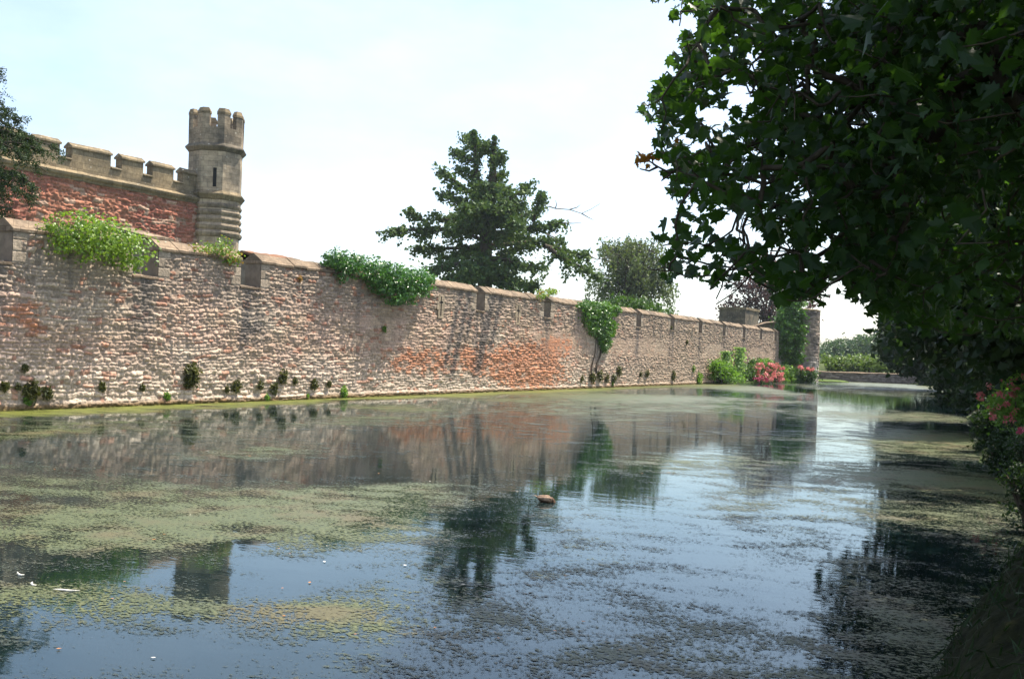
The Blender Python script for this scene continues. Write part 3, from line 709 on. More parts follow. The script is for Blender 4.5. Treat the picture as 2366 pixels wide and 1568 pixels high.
def tree(name, label, cat, base, top, ell, mat, nc, per, rad, size, r0, group=None, tpl=T_DIA, nl=22, up=.5, down=.3, bark='bark', filt=None, flat=.7):
    e = empty(name, base, label, cat, group)
    C, P = clumps(ell, nc, per, rad, flat=flat)
    if filt is not None: P = P[filt(P)]; C = C[filt(C)]
    leaves('crown', P, size, mat, e, tpl, up, down)
    tg = C[RNG.choice(len(C), min(nl, len(C)), False)]
    tube_obj('trunk', limbs_to(base, top, tg, r0), M[bark], e)
    return e
def pell(x, y, Z, rx, ry, rd=None):
    """ellipsoid whose middle is seen at x, y at distance Z; rx, ry its picture radii, rd its reach in depth"""
    p = at(x, y, Z); a = rx/FPX*Z; b = ry/FPX*Z; r = rd or a
    return (p.x, p.y, p.z, max(a, r*.8), max(r, a*.8) if rd is None else r, b)

# ---- the great yew behind the wall
def crop4(cx, cy): return ((900+cx/3.733)/1.0566, (300+cy/3.733)/1.0566)
ZY = 86.0
def yp(cx, cy, dz=0.0):
    x, y = crop4(cx, cy); return np.array(at(x, y, ZY+dz))
yb = yp(1075, 1480); yb[2] = GLV
yew = empty('yew_tree', yb, 'tall dark evergreen with twin pointed tops and ragged limbs behind the wall', 'tree')
stem = [(np.array([yb, yp(1060, 1300), yp(1075, 1000), yp(1110, 720), yp(1130, 480), yp(1145, 250), yp(1150, 125)]), np.array([.75, .6, .5, .42, .34, .22, .1])),
        (np.array([yp(1075, 1000), yp(1000, 800), yp(978, 640), yp(978, 400), yp(965, 200), yp(955, 70)]), np.array([.6, .4, .3, .22, .14, .06]))]
BR = [((1060, 1000), (450, 965), (60, 985)), ((1060, 1150), (700, 1090), (390, 1140)), ((1060, 1270), (760, 1280), (540, 1360)), ((600, 980), (480, 900), (350, 800)), ((1050, 940), (800, 880), (620, 860)),
      ((1000, 820), (820, 700), (630, 660)), ((985, 690), (800, 500), (640, 400)), ((975, 480), (890, 440), (810, 432)), ((972, 350), (880, 290), (790, 280)), ((965, 220), (930, 160), (910, 110)), ((975, 330), (1050, 250), (1080, 190)),
      ((1115, 830), (1330, 650), (1500, 560)), ((1110, 950), (1400, 850), (1640, 720)), ((1110, 1010), (1500, 950), (1790, 910)), ((1100, 1120), (1500, 1130), (1770, 1090)), ((1100, 1230), (1400, 1250), (1620, 1330)),
      ((1090, 1350), (1330, 1400), (1560, 1470)), ((1125, 520), (1190, 470), (1240, 420)), ((1140, 380), (1190, 330), (1215, 270)), ((1110, 640), (1190, 600), (1250, 590)), ((1600, 1120), (1850, 1190), (2010, 1210)), ((1650, 1150), (1850, 1280), (2120, 1400)),
      ((1060, 1380), (850, 1400), (690, 1440)), ((1080, 1000), (1250, 1050), (1450, 1080)), ((1080, 1150), (900, 1170), (650, 1220)), ((1100, 900), (1250, 800), (1420, 690)), ((1060, 860), (900, 820), (760, 840)), ((1080, 1080), (930, 1000), (700, 970)),
      ((1090, 1300), (1250, 1180), (1500, 1050)), ((1080, 1420), (1200, 1440), (1400, 1470)), ((1070, 1420), (950, 1430), (800, 1420)), ((1120, 700), (1100, 640), (1060, 560)), ((1500, 900), (1560, 700), (1590, 640)), ((1050, 780), (960, 740), (860, 760))]
paths = list(stem); pts = []; szs = []
for a, b, c_ in BR:
    dz = RNG.uniform(-5, 5)
    if abs(c_[0]-1080) < 150: dz *= .35
    p0, p1, p2 = yp(*a), yp(*b, dz*.6), yp(*c_, dz)
    t = np.linspace(0, 1, 14)[:, None]; p = (1-t)**2*p0+2*t*(1-t)*p1+t*t*p2; L = np.linalg.norm(p2-p0)
    p += np.cumsum(RNG.normal(0, .05, p.shape), 0)*np.sin(np.pi*t*.9)
    paths.append((p, np.linspace(.26, .04, 14)*min(1, L/10+.35)))
    for k in range(int(10+L*4.5)):
        f = RNG.uniform(.12, 1)**.8; q = p[int(f*13)]; l = RNG.uniform(.5, 1.9)*(1.25-.7*f)*min(1, L/6+.35)
        dirn = RNG.normal(0, 1, 3)*np.array([1, 1, .55])+np.array([0, 0, -.25])+(p2-p0)/L*.7; dirn /= np.linalg.norm(dirn)
        n = int(16*l+6); s = RNG.random(n)[:, None]
        pts.append(q+dirn*l*s+RNG.normal(0, .17, (n, 3))+np.array([0, 0, -.3])*s*s)
for st in stem:
    for k in range(90):
        f = RNG.uniform(.25, 1); i = f*(len(st[0])-1); j = int(min(i, len(st[0])-2)); q = st[0][j]*(1-(i-j))+st[0][j+1]*(i-j)
        pts.append(q+RNG.normal(0, .42*(1.25-f), (12, 3)))
for k in range(24):          # shorter boughs growing towards and away from the moat
    cy = RNG.uniform(560, 1440); w_ = np.interp(cy, (560, 700, 900, 1440), (110, 200, 420, 430)); cx = 1095+RNG.uniform(-1, 1)*w_
    a = yp(1090, min(cy+60, 1450)); b = yp(cx, cy, RNG.choice([-1, -1, 1])*RNG.uniform(1.5, 5.5)); L = np.linalg.norm(b-a)
    p = bend(a, b, 8, .2, .08); paths.append((p, np.linspace(.12, .03, 8)))
    for j in range(int(8+L*3.2)):
        q = p[int(RNG.uniform(.3, 1)*7)]; l = RNG.uniform(.5, 1.5); dirn = RNG.normal(0, 1, 3)*np.array([1, 1, .5])+np.array([0, 0, -.2])+(b-a)/L*.5; dirn /= np.linalg.norm(dirn)
        n = int(15*l+6); s = RNG.random(n)[:, None]; pts.append(q+dirn*l*s+RNG.normal(0, .17, (n, 3))+np.array([0, 0, -.3])*s*s)
P = np.concatenate(pts); leaves('crown', P, .31, M['yew'], yew, T_TRI, .5, .35)
tube_obj('trunk', paths, M['bark'], yew, 6)
dead = []
for a in (((1640, 760), (1700, 780), (1830, 790), (1940, 825), (2020, 790), (2110, 735)), ((1830, 790), (1900, 770), (1930, 745)), ((1940, 825), (2000, 860), (2050, 885)), ((1700, 780), (1715, 740), (1700, 705)), ((1780, 912), (1860, 915), (1940, 910)), ((2010, 1210), (2080, 1245), (2160, 1230), (2230, 1215)), ((1620, 1010), (1700, 1050), (1720, 1065)), ((660, 1280), (700, 560), (640, 590))[:0]):
    if a: q = np.array([yp(*c_, -3) for c_ in a]); dead.append((q, np.linspace(.055, .016, len(q))))
for q in dead: tube_obj('dead_branch', [q], M['twig'], yew, 5)
place_at_size(yew, 1.62, tuple(yb))

# ---- cedar at the left edge, in front of the gatehouse
ZC = 46.0; cb_ = np.array(at(-190, 800, ZC)); cb_[2] = GLV
ced = empty('cedar_tree', cb_, 'dark drooping conifer reaching into the left edge in front of the gatehouse', 'tree')
ctop = np.array(at(-170, -60, ZC)); tr = bend(cb_, ctop, 12, .15); paths = [(tr, np.linspace(.55, .06, 12))]; pts = []
for (ys_, x2, y2) in ((150, 15, 160), (190, 60, 285), (240, 90, 335), (300, 150, 352), (330, 110, 400), (360, 70, 420), (400, 85, 470), (420, 40, 490), (120, -30, 140), (260, 30, 250), (210, 5, 215), (340, 20, 450), (450, -20, 470), (300, 60, 360), (280, 45, 310), (380, 100, 440), (380, -20, 420), (330, -10, 350), (350, 120, 350), (80, -60, 60)):
    a = tr[int(np.clip(np.interp(ys_, (-60, 800), (11, 0)), 0, 11))]; dz = RNG.uniform(-1.2, 1.2); b = np.array(at(x2, y2, ZC+dz))
    p = bend(a, b, 10, .25, .10); paths.append((p, np.linspace(.10, .015, 10)))
    for k in range(64):
        f = RNG.uniform(.15, 1); q = p[int(f*9)]; l = RNG.uniform(.25, .95); dirn = RNG.normal(0, .5, 3)+np.array([0, 0, -.55])+(b-a)/np.linalg.norm(b-a)*.8; dirn /= np.linalg.norm(dirn)
        n = int(52*l+14); s = RNG.random(n)[:, None]; pts.append(q+dirn*l*s+RNG.normal(0, .06, (n, 3))+np.array([0, 0, -.22])*s*s)
leaves('crown', np.concatenate(pts), .10, M['conifer'], ced, T_DIA, .4, .6)
tube_obj('trunk', paths, M['bark'], ced, 6)

# ---- weeping birch, low bush and copper beech behind the wall
ZB = 112.0
bb = at(1462, 760, ZB); bb.z = GLV
bir = empty('weeping_birch', bb, 'grey green weeping tree with hanging strands right of the yew', 'tree')
paths = []; pts = []
tr = bend(bb, at(1460, 570, ZB), 10, .2); paths.append((tr, np.linspace(.55, .08, 10)))
for k in range(150):
    x = RNG.normal(1460, 52); y = 548+abs(RNG.normal(0, 1))*65; x = np.clip(x, 1395-(y-545)*.25, 1535+(y-545)*.2)
    if k < 30: x = (1400, 1420, 1440, 1470, 1490, 1515)[k % 6]+RNG.normal(0, 8); y = RNG.uniform(545, 580)
    if k % 10 == 9: x = RNG.choice([1365, 1375, 1545, 1555])+RNG.normal(0, 5); y = RNG.uniform(640, 670)
    dz = RNG.normal(0, 2.4); e_ = np.array(at(x, y, ZB+dz)); a = tr[int(RNG.integers(3, 9))]
    p = bend(a, e_, 8, .3, .12); paths.append((p, np.linspace(.09, .015, 8)))
    for s_ in range(7):
        q = p[RNG.integers(4, 8)]+RNG.normal(0, .35, 3); l = RNG.uniform(.8, 3.4)*(1.0 if y > 590 else .6); n = int(9*l)
        s = RNG.random(n)[:, None]; sw = RNG.normal(0, .16, 3); sw[2] = -1
        pts.append(q+sw*l*s+RNG.normal(0, .10, (n, 3)))
P = np.concatenate(pts); P = P[P[:, 2] > GLV+1]
leaves('crown', P, .34, M['birch'], bir, T_DIA, .1, 1.2); tube_obj('trunk', paths, M['bark'], bir, 5)
place_at_size(bir, 1.6, tuple(bb))
b0 = at(1445, 760, 104); b0.z = GLV
tree('shrub', 'rounded bright green bush in front of the weeping tree behind the wall', 'shrub', b0, b0+Vector((0, 0, 4)), [pell(1435, 712, 104, 40, 26), pell(1475, 716, 104, 45, 22), pell(1520, 728, 106, 40, 16)], M['shrub_dark'], 160, 26, .45, .38, .15, nl=10)
b0 = at(1765, 760, 175); b0.z = GLV
tree('copper_beech', 'airy purple leaved tree beyond the far end of the wall', 'tree', b0, at(1775, 600, 175), [pell(1700, 690, 175, 42, 48), pell(1745, 650, 175, 48, 48), pell(1790, 640, 178, 70, 60), pell(1830, 690, 178, 60, 55), pell(1685, 728, 175, 30, 22), pell(1745, 715, 175, 55, 30)], M['purple'], 260, 20, .75, .62, .5, nl=40)

# ---- ivy and creepers on the wall
def creeper(name, label, spots_, mat, size, tpl=T_IVY, n=420, thick=.42, stems=None, mat2=None, group=None, cat='ivy'):
    """spots_: (x, y, rx, ry, stand-off) picture patches on the wall face"""
    u, zz = onwall(spots_[0][0], spots_[0][1], D)
    e = empty(name, (-D, u, zz), label, cat, group); P = []; O = []
    for (x, y, rx, ry, off) in spots_:
        u, zz = onwall(x, y, D); Z = Z_of(u, D); su = rx/(D/Z**2*FPX); sz = ry/FPX*Z
        k = max(60, int(n*3.3*su*sz)); d = RNG.normal(0, 1, (k, 3)); d /= np.linalg.norm(d, axis=1)[:, None]; r = RNG.random(k)**.28
        w_ = .60+.75*vnoise(d[:, 1]*3.2+x, d[:, 2]*3.2, 5)
        q = d*np.array([thick+off, su, sz])*r[:, None]*w_[:, None]; q[:, 0] = np.where(q[:, 0] < -.55, -.55, q[:, 0])
        P.append(q+np.array([-D+off*.55, u, zz])); O.append(d*.9)
    P = np.concatenate(P); O = np.concatenate(O)
    inside = (P[:, 0] < -D+.05) & (P[:, 2] < EAVE+.15); P, O = P[~inside], O[~inside]
    leaves('foliage', P, size, mat, e, tpl, .45, .6, O)
    if mat2 is not None:
        k = RNG.random(len(P)) < .22; leaves('withered_foliage', P[k]+O[k]*.06, size*.9, mat2, e, tpl, .4, .5, O[k])
    if stems: 
        ps = []
        for poly, r in stems:
            q = np.array([(-D+.10+RNG.uniform(0, .05), *onwall(x, y, D)) for x, y in poly]); ps.append((q, np.linspace(r, r*.5, len(q))))
        tube_obj('stem', ps, M['bark'], e, 5)
    return e
creeper('wall_creeper', 'bright yellow green creeper tumbling over the wall top below the gatehouse', [(140, 530, 52, 42, 1.1), (185, 545, 50, 45, 1.3), (235, 560, 45, 40, 1.2), (272, 575, 40, 52, 1.1), (120, 560, 30, 32, .8), (165, 585, 36, 28, 1.0), (285, 608, 24, 24, .7), (100, 525, 20, 14, .3), (205, 530, 45, 26, .5)], M['ivy_light'], .135, n=230)
creeper('wall_creeper', 'small green and rusty creeper on the coping below the turret', [(500, 575, 42, 17, .25), (520, 590, 32, 20, .25), (470, 575, 30, 12, .2), (515, 558, 15, 16, .12), (535, 600, 20, 14, .2)], M['ivy_light'], .12, n=150, thick=.3, mat2=M['rust'])
creeper('ivy', 'large glossy dark green ivy heaped over the wall top left of the yew', [(790, 605, 46, 28, .45), (840, 622, 52, 30, .45), (890, 640, 50, 36, .6), (925, 650, 44, 42, .75), (905, 680, 40, 32, .65), (955, 652, 34, 28, .45), (765, 600, 24, 18, .3), (780, 630, 14, 24, .2), (985, 648, 14, 10, .2), (865, 660, 24, 24, .4)], M['ivy'], .155, n=240)
creeper('ivy', 'wedge of ivy hanging from the wall and narrowing down to one woody stem', [(1378, 712, 50, 16, .28), (1378, 728, 44, 18, .3), (1382, 748, 36, 20, .28), (1388, 768, 26, 20, .25), (1393, 788, 16, 16, .2), (1345, 706, 18, 9, .2), (1420, 715, 12, 12, .2), (1392, 806, 8, 10, .14)], M['ivy_mid'], .165, n=260, thick=.3,
        stems=[([(1374, 862), (1376, 840), (1384, 820), (1390, 790), (1385, 740)], .09), ([(1362, 866), (1366, 840), (1372, 815), (1375, 770)], .06), ([(1372, 850), (1382, 826), (1393, 800)], .05)])
creeper('wall_creeper', 'small pale green plant with rusty leaves on the coping right of the yew', [(1256, 676, 20, 9, .2), (1270, 673, 16, 8, .18), (1244, 685, 10, 8, .15)], M['ivy_light'], .15, n=120, thick=.3, mat2=M['rust'])
# ivy on the corner tower
e = empty('ivy', (ct.x+RT*.6, ct.y-RT*.7, 6), 'tall bright green ivy column covering the left side of the corner tower', 'ivy')
ell = [pell(1822, 800, 138.2, 32, 42, 1.2), pell(1838, 760, 138.4, 28, 42, 1.2), pell(1812, 770, 137.8, 20, 30, 1.0), pell(1842, 720, 138.8, 20, 28, 1.0), pell(1830, 825, 138.2, 24, 22, 1.0), pell(1822, 712, 138.4, 22, 26, 1.0), pell(1806, 738, 138.0, 16, 26, 1.0), pell(1838, 695, 138.8, 14, 16, .9)]
C, P = clumps(ell, 330, 24, .3); leaves('foliage', P, .34, M['ivy_mid'], e, T_IVY, .5, .5)

# ---- tufts growing out of the wall
def tuft(px_, py_, r, mat, label, down=0):
    u, zz = onwall(px_, py_, D); Z = Z_of(u, D); s = r/FPX*Z
    e = empty('wall_plant', (-D, u, zz), label, 'plant', 'tufts growing in the moat wall')
    n = int(50+r*8); d = RNG.normal(0, 1, (n, 3)); d /= np.linalg.norm(d, axis=1)[:, None]; rr = RNG.random(n)**.5
    q = d*np.array([.55, .85, 1.0])*s*rr[:, None]*(.8+.5*RNG.random(n))[:, None]; q[:, 0] = abs(q[:, 0])+.03; q[:, 2] -= down*s*rr
    leaves('foliage', q+np.array([-D+.05, u, zz]), min(.26, .10+s*.22), mat, e, T_DIA, .6, -.5)
    st = [(np.array([(-D+.02, u, zz-s*.5), (-D+.05+s*.3, u+RNG.normal(0, s*.3), zz+RNG.uniform(-.2, .5)*s)]), (.02, .008)) for _ in range(5)]
    tube_obj('stem', st, M['twig'], e, 4)
dk, gn = M['tuft'], M['tuft_green']
for a in [(68, 903, 26, dk, 'largest dark tuft at the wall foot near the left edge'), (105, 908, 16, dk, 'round dark tuft right of the largest one near the left edge'), (54, 850, 9, dk, 'small thin tuft higher on the wall near the left edge'),
          (8, 893, 12, dk, 'dark tuft cut by the left edge of the picture'), (38, 893, 9, dk, 'little tuft between the left edge and the largest tuft'), (62, 925, 13, gn, 'greener tuft just above the waterline below the largest left tuft'),
          (232, 893, 11, dk, 'brownish lone tuft between the left tufts and the big bushy one'), (325, 895, 8, dk, 'faint brown tuft left of the big bushy tuft'), (383, 916, 10, gn, 'small green tuft at the waterline left of the big bushy one'),
          (438, 866, 28, dk, 'big bushy dark tuft standing alone on the wall left of centre'), (430, 884, 14, dk, 'dark tuft directly below the big bushy one'), (542, 892, 16, dk, 'round tuft first to the right of the big bushy one'), (521, 898, 8, dk, 'tiny tuft left of the round one'),
          (598, 890, 11, dk, 'small tuft left of the two stacked tufts'), (650, 872, 17, dk, 'upper of the two stacked tufts in the middle of the left half'), (630, 897, 14, dk, 'lower of the two stacked tufts in the middle of the left half'), (613, 918, 9, gn, 'little green tuft at the waterline below the stacked tufts'),
          (678, 880, 9, dk, 'faint brown tuft right of the stacked tufts'), (722, 887, 13, dk, 'round tuft left of the fresh green waterline plant'), (757, 887, 9, dk, 'narrow tuft above left of the fresh green waterline plant'), (790, 908, 14, gn, 'fresh bright green plant at the waterline in the middle of the wall'), (707, 915, 6, gn, 'tiny green sprig at the waterline under the round tuft'),
          (1365, 872, 15, dk, 'dark tuft at the foot of the ivy stem on its left'), (1383, 868, 15, dk, 'dark tuft at the foot of the ivy stem on its right'), (1342, 874, 8, dk, 'little tuft left of the ivy stem foot'), (1399, 874, 11, dk, 'tuft second to the right of the ivy stem foot'), (1427, 857, 13, dk, 'upper tuft of the pair right of the ivy stem'), (1415, 874, 12, dk, 'lower tuft of the pair right of the ivy stem'), (1413, 885, 6, gn, 'tiny green sprig at the waterline right of the ivy stem'),
          (1492, 862, 11, dk, 'lone dark tuft midway along the far wall'), (1478, 864, 7, dk, 'smaller companion left of the lone far tuft'), (1553, 868, 12, dk, 'straggly tuft left of the bright far waterline plant'), (1612, 874, 16, gn, 'bright green plant at the waterline before the far shrubs'), (1600, 852, 8, gn, 'thin green sprig above the bright far waterline plant'), (1585, 790, 6, dk, 'tiny tuft high on the far wall'), (1549, 757, 5, dk, 'tiny tuft under a far crenel'), (690, 645, 7, M['rust'], 'rusty sprig high on the wall left of the big ivy'), (885, 760, 7, gn, 'little green sprig in the shadow below the big ivy')]:
    tuft(*a)

# ---- shrubs and flowers on the ledge at the far end of the wall
led = MB(); ul = u_of(1640, D)
led.box(-D-.1, -D+1.6, ul+2, UEND+2.5, -1.2, .22); lo = led.build('ledge', M['grass']); lo['kind'] = 'structure'
def shrub(label, ell, mat, nc, per, rad, size, name='shrub', cat='shrub', flowers=None, tpl=T_DIA):
    e = empty(name, (ell[0][0], ell[0][1], .2), label, cat); C, P = clumps(ell, nc, per, rad); P[:, 2] = np.maximum(P[:, 2], .1)
    leaves('foliage', P, size, mat, e, tpl, .6, .2)
    tube_obj('stem', [(bend((ell[0][0], ell[0][1], .1), c_, 5, .2), np.linspace(.06, .02, 5)) for c_ in C[:12]], M['bark'], e, 4)
    if flowers:
        fe, fm, fn, fp, fr, fs = flowers
        C, P = clumps(fe, fn, fp, fr, .85)
        ck = np.repeat(C, fp, 0); dd = P-ck; P = ck+dd/(1e-6+np.linalg.norm(dd, axis=1)[:, None])*np.minimum(np.linalg.norm(dd, axis=1), fs*1.0)[:, None]
        for k in range(fn): leaves('flower_head', P[k*fp:(k+1)*fp], fs, fm, e, T_TRI, .6, 0)
    return e
def pw(x, y, rx, ry, off=1.0):
    u, zz = onwall(x, y, D-off); Z = Z_of(u, D-off); su = rx/((D-off)/Z**2*FPX); sz = ry/FPX*Z
    return (-D+off, u, zz, .9, su, sz)
shrub('leafy green shrub leftmost of the bed at the far wall foot', [pw(1668, 860, 18, 22), pw(1690, 872, 22, 14), pw(1660, 845, 12, 12)], M['shrub'], 150, 24, .28, .30)
shrub('darker green shrub behind the two plumes at the far wall', [pw(1722, 862, 22, 22, .7), pw(1740, 855, 18, 24, .7)], M['shrub_dark'], 150, 24, .28, .30)
shrub('pale green shrub top left of the pink hydrangea', [pw(1752, 842, 14, 12, .7), pw(1765, 838, 12, 8, .7)], M['shrub'], 70, 24, .25, .28)
shrub('big hydrangea covered in pink blooms at the far wall foot', [pw(1775, 862, 30, 24, 1.4)], M['shrub_dark'], 120, 22, .3, .30, 'hydrangea', 'flowers', ([pw(1768, 852, 20, 14, 2.0), pw(1778, 868, 22, 12, 2.3), pw(1790, 855, 16, 16, 2.0), pw(1800, 872, 9, 10, 2.2)], M['hydr'], 70, 30, .22, .22))
shrub('small magenta flowering plant under the hydrangea at the waterline', [pw(1757, 878, 8, 9, 1.8)], M['shrub_dark'], 20, 16, .16, .2, 'flowering_plant', 'flowers', ([pw(1757, 876, 8, 8, 2.2)], M['magenta'], 14, 20, .16, .18))
shrub('green shrub between the hydrangea and the corner tower', [pw(1822, 866, 24, 20, 1.6), pw(1842, 862, 18, 18, 1.6)], M['shrub'], 130, 24, .3, .32)
shrub('dark green shrub with salmon blooms at the foot of the corner tower', [pell(1862, 868, 134, 22, 16, 1.2)], M['shrub_dark'], 90, 24, .28, .3, 'flowering_shrub', 'flowers', ([pell(1866, 852, 133.4, 14, 5, .7), pell(1850, 847, 133.6, 6, 4, .5)], M['hydr'], 16, 22, .2, .2))
for (x, y0, y1, wd, lab) in ((1677, 860, 812, 8, 'shorter pale green feathery plume standing against the far wall'), (1709, 860, 803, 11, 'taller pale green feathery plume standing against the far wall')):
    u, z1 = onwall(x, y1, D-.8); e = empty('plume_plant', (-D+.8, u, .2), lab, 'plant'); Z = Z_of(u, D-.8)
    st = [(np.array([(-D+.8, u+RNG.normal(0, .3), .1), (-D+.8, u+RNG.normal(0, .5), z1*.5), (-D+.8+RNG.normal(0, .2), u+RNG.normal(0, .7), z1*RNG.uniform(.7, 1))]), (.05, .03, .015)) for _ in range(9)]
    tube_obj('stem', st, M['plume'], e, 4); s = RNG.random(900)**.8
    P = np.stack([np.full(900, -D+.8)+RNG.normal(0, .3, 900), u+RNG.normal(0, 1, 900)*wd/FPX*Z*(1.5*(1-s)+.12), .4+s*(z1-.4)], -1)
    leaves('foliage', P, .34, M['plume'], e, T_DIA, .2, -.9)

# ---- beyond the end wall: grass spit, hedge and far trees
gp = at(1912, 874, 144); m = MB(); m.lathe(gp.x, gp.y, [(3.2, -.8), (3.0, .12), (2.2, .3), (.3, .36)], 18); o = m.build('grass_spit', M['grass']); o['kind'] = 'structure'
def row(name, label, x0, x1, n, ytop, ry, Z, mat, size, nc, per, rad, cat, dj=10, grp=None):
    for k in range(n):
        x = x0+(x1-x0)*(k+.5)/n; p = at(x, hor_y(x), Z+RNG.uniform(-dj, dj)); p.z = .6; rx = (x1-x0)/n*.72
        yt = ytop[k] if isinstance(ytop, (list, tuple)) else ytop
        e0 = [pell(x, yt+ry, Z, rx, ry), pell(x-rx*.5, yt+ry*1.35, Z, rx*.7, ry*.75), pell(x+rx*.45, yt+ry*1.25, Z, rx*.7, ry*.8), pell(x, hor_y(x)+4, Z, rx*.9, 16)]
        tree(name, label[k], cat, p, at(x, yt+ry*.8, Z), e0, mat, nc, per, rad, size, Z*.0022, grp, nl=8)
row('broadleaf_tree', ['hazy rounded tree in the distance just right of the corner tower', 'hazy distant tree between the two rounder ones', 'hazy broad tree in the distance nearest the dark right bank', 'distant hazy tree half behind the dark right bank'], 1850, 2100, 4, [797, 784, 776, 774], 34, 310, M['far'], .95, 640, 24, .9, 'tree', 20, 'hazy trees beyond the moat end')
row('hedge_bush', ['bright sunny bush behind the end wall next to the corner tower', 'sunny bush in the middle of the row behind the end wall', 'sunny bush at the right of the row behind the end wall', 'shadier bush behind the end wall under the dark trees'], 1880, 2090, 4, [828, 823, 822, 815], 17, 172, M['hedge'], .5, 110, 26, .55, 'bush', 2, 'bushes behind the end wall')

# ---- trees of the right bank
def not_in_gap(P):
    """keeps the view along the moat open, as the pruned crowns do"""
    x, y, Zz = project(P)
    ln = np.interp(y, [-400, 560, 640, 690, 720, 760, 800, 850, 900], [1900, 1915, 1930, 1965, 2030, 2018, 2030, 2062, 2150])
    return (x > ln+RNG.normal(0, 14, len(x))) & (P[:, 2] > .3)
def bank_tree(px_, Z, ell, label, nc, per, rad, size, r0, wy_=855):
    b = at(px_, 855, Z); b.z = .5
    return tree('bank_tree', label, 'tree', b, b+Vector((-.5, 0, 9)), ell, M['dense'], nc, per, rad, size, r0, 'dark trees along the right bank', T_TRI, 26, .4, .4, filt=not_in_gap)
bank_tree(2400, 45, [pell(2110, 330, 45, 190, 190, 4), pell(2050, 560, 45, 140, 130, 3), pell(2280, 200, 45, 260, 260, 5), pell(2330, 520, 45, 200, 220, 5), pell(2200, 680, 45, 160, 120, 3), pell(2215, 785, 47, 130, 70, 3), pell(2330, 790, 47, 140, 90, 3), pell(2150, 30, 45, 260, 220, 4)], 'dark overhanging bank tree whose crown spreads widest over the moat', 900, 26, .6, .42, .45)
bank_tree(2560, 27, [pell(2330, 420, 27, 230, 260, 3), pell(2420, 650, 27, 220, 190, 3), pell(2480, 150, 27, 320, 300, 4), pell(2290, 690, 28, 110, 110, 2), pell(2360, 790, 28, 80, 70, 2)], 'nearest dark bank tree at the right edge behind the flowers', 800, 26, .42, .30, .35)
bank_tree(2360, 75, [pell(2200, 640, 75, 150, 140, 5), pell(2300, 560, 75, 180, 220, 6), pell(2330, 720, 75, 160, 120, 5), pell(2150, 760, 75, 90, 80, 4)], 'dark bank tree standing third along the bank', 600, 26, .8, .55, .5)
bank_tree(2250, 112, [pell(2120, 790, 112, 85, 75, 5), pell(2200, 740, 112, 140, 110, 6), pell(2290, 760, 112, 130, 100, 6), pell(2080, 830, 112, 50, 36, 4)], 'farthest dark bank tree above the end wall', 600, 26, .9, .65, .5)
for (x, y, Z, rx, ry, lab) in ((2225, 845, 95, 60, 30, 'dark bush on the far right bank beside the end wall'), (2290, 850, 60, 70, 42, 'shaded bush on the right bank left of the pink flowers'), (2230, 868, 70, 34, 22, 'low leafy clump at the waterline of the far right bank'), (2205, 838, 140, 60, 34, 'dark bush over the right end of the far wall'), (2300, 862, 120, 60, 30, 'dark bush on the far right bank right of the end wall'), (2345, 905, 50, 40, 46, 'dark leafy bush behind the pink red flowers'), (2360, 830, 40, 90, 50, 'shaded bush on the right bank above the pink flowers')):
    p_ = at(x-rx*.25, y, Z); q_ = pell(x, y, Z, rx, ry, 2)
    shrub(lab, [q_, pell(x+rx*.6, y+ry*.3, Z, rx*.6, ry*.6, 1.5), (p_.x, p_.y, p_.z*.45, q_[3]*.8, q_[4]*.8, p_.z*.5)], M['dense'], 230, 24, Z*.006, Z*.0055)
for (x, y, Z, rx, ry, lab) in ((2362, 1040, 22, 22, 26, 'dark leafy plant at the water edge right below the pink red bush'), (2284, 968, 33, 26, 44, 'dark leafy plant at the water edge on the left of the pink red bush'), (2318, 1045, 25, 22, 30, 'low dark plant trailing in the water below the pink red bush'), (2376, 1110, 17, 20, 40, 'dark leafy plant on the bank above the mossy mound'), (2330, 1006, 26, 30, 18, 'low dark plant under the left side of the pink red bush')):
    p_ = at(x, y, Z); q_ = pell(x, y, Z, rx, ry, .5)
    shrub(lab, [q_, pell(x+rx*.8, y-ry*.2, Z, rx*.7, ry*.9, .4), (p_.x+.1, p_.y, p_.z*.45, q_[3]*1.1, q_[4]*1.1, max(.15, p_.z*.55))], M['dense'], 90, 22, Z*.005, Z*.0042, 'bank_plant', 'plant')
# pink valerian on the bank
shrub('sunlit bush of pink red flowers on the bank at the right edge', [pell(2340, 930, 28.4, 40, 52, .8), pell(2380, 910, 28.4, 50, 60, .8), pell(2350, 965, 28, 44, 34, .7)], M['shrub'], 170, 22, .16, .13, 'flowering_bush', 'flowers',
      ([pell(2312, 925, 27.8, 20, 44, .7), pell(2345, 885, 28.2, 40, 20, .6), pell(2312, 955, 27.6, 16, 26, .5), pell(2385, 905, 28, 40, 50, .7)], M['valer'], 44, 14, .09, .085))
shrub('single magenta flower head low on the bank below the pink bush', [pell(2362, 1000, 23, 14, 16, .2)], M['shrub_dark'], 10, 12, .08, .10, 'flowering_plant', 'flowers', ([pell(2359, 994, 22.6, 7, 6, .08)], M['magenta'], 5, 14, .04, .06))

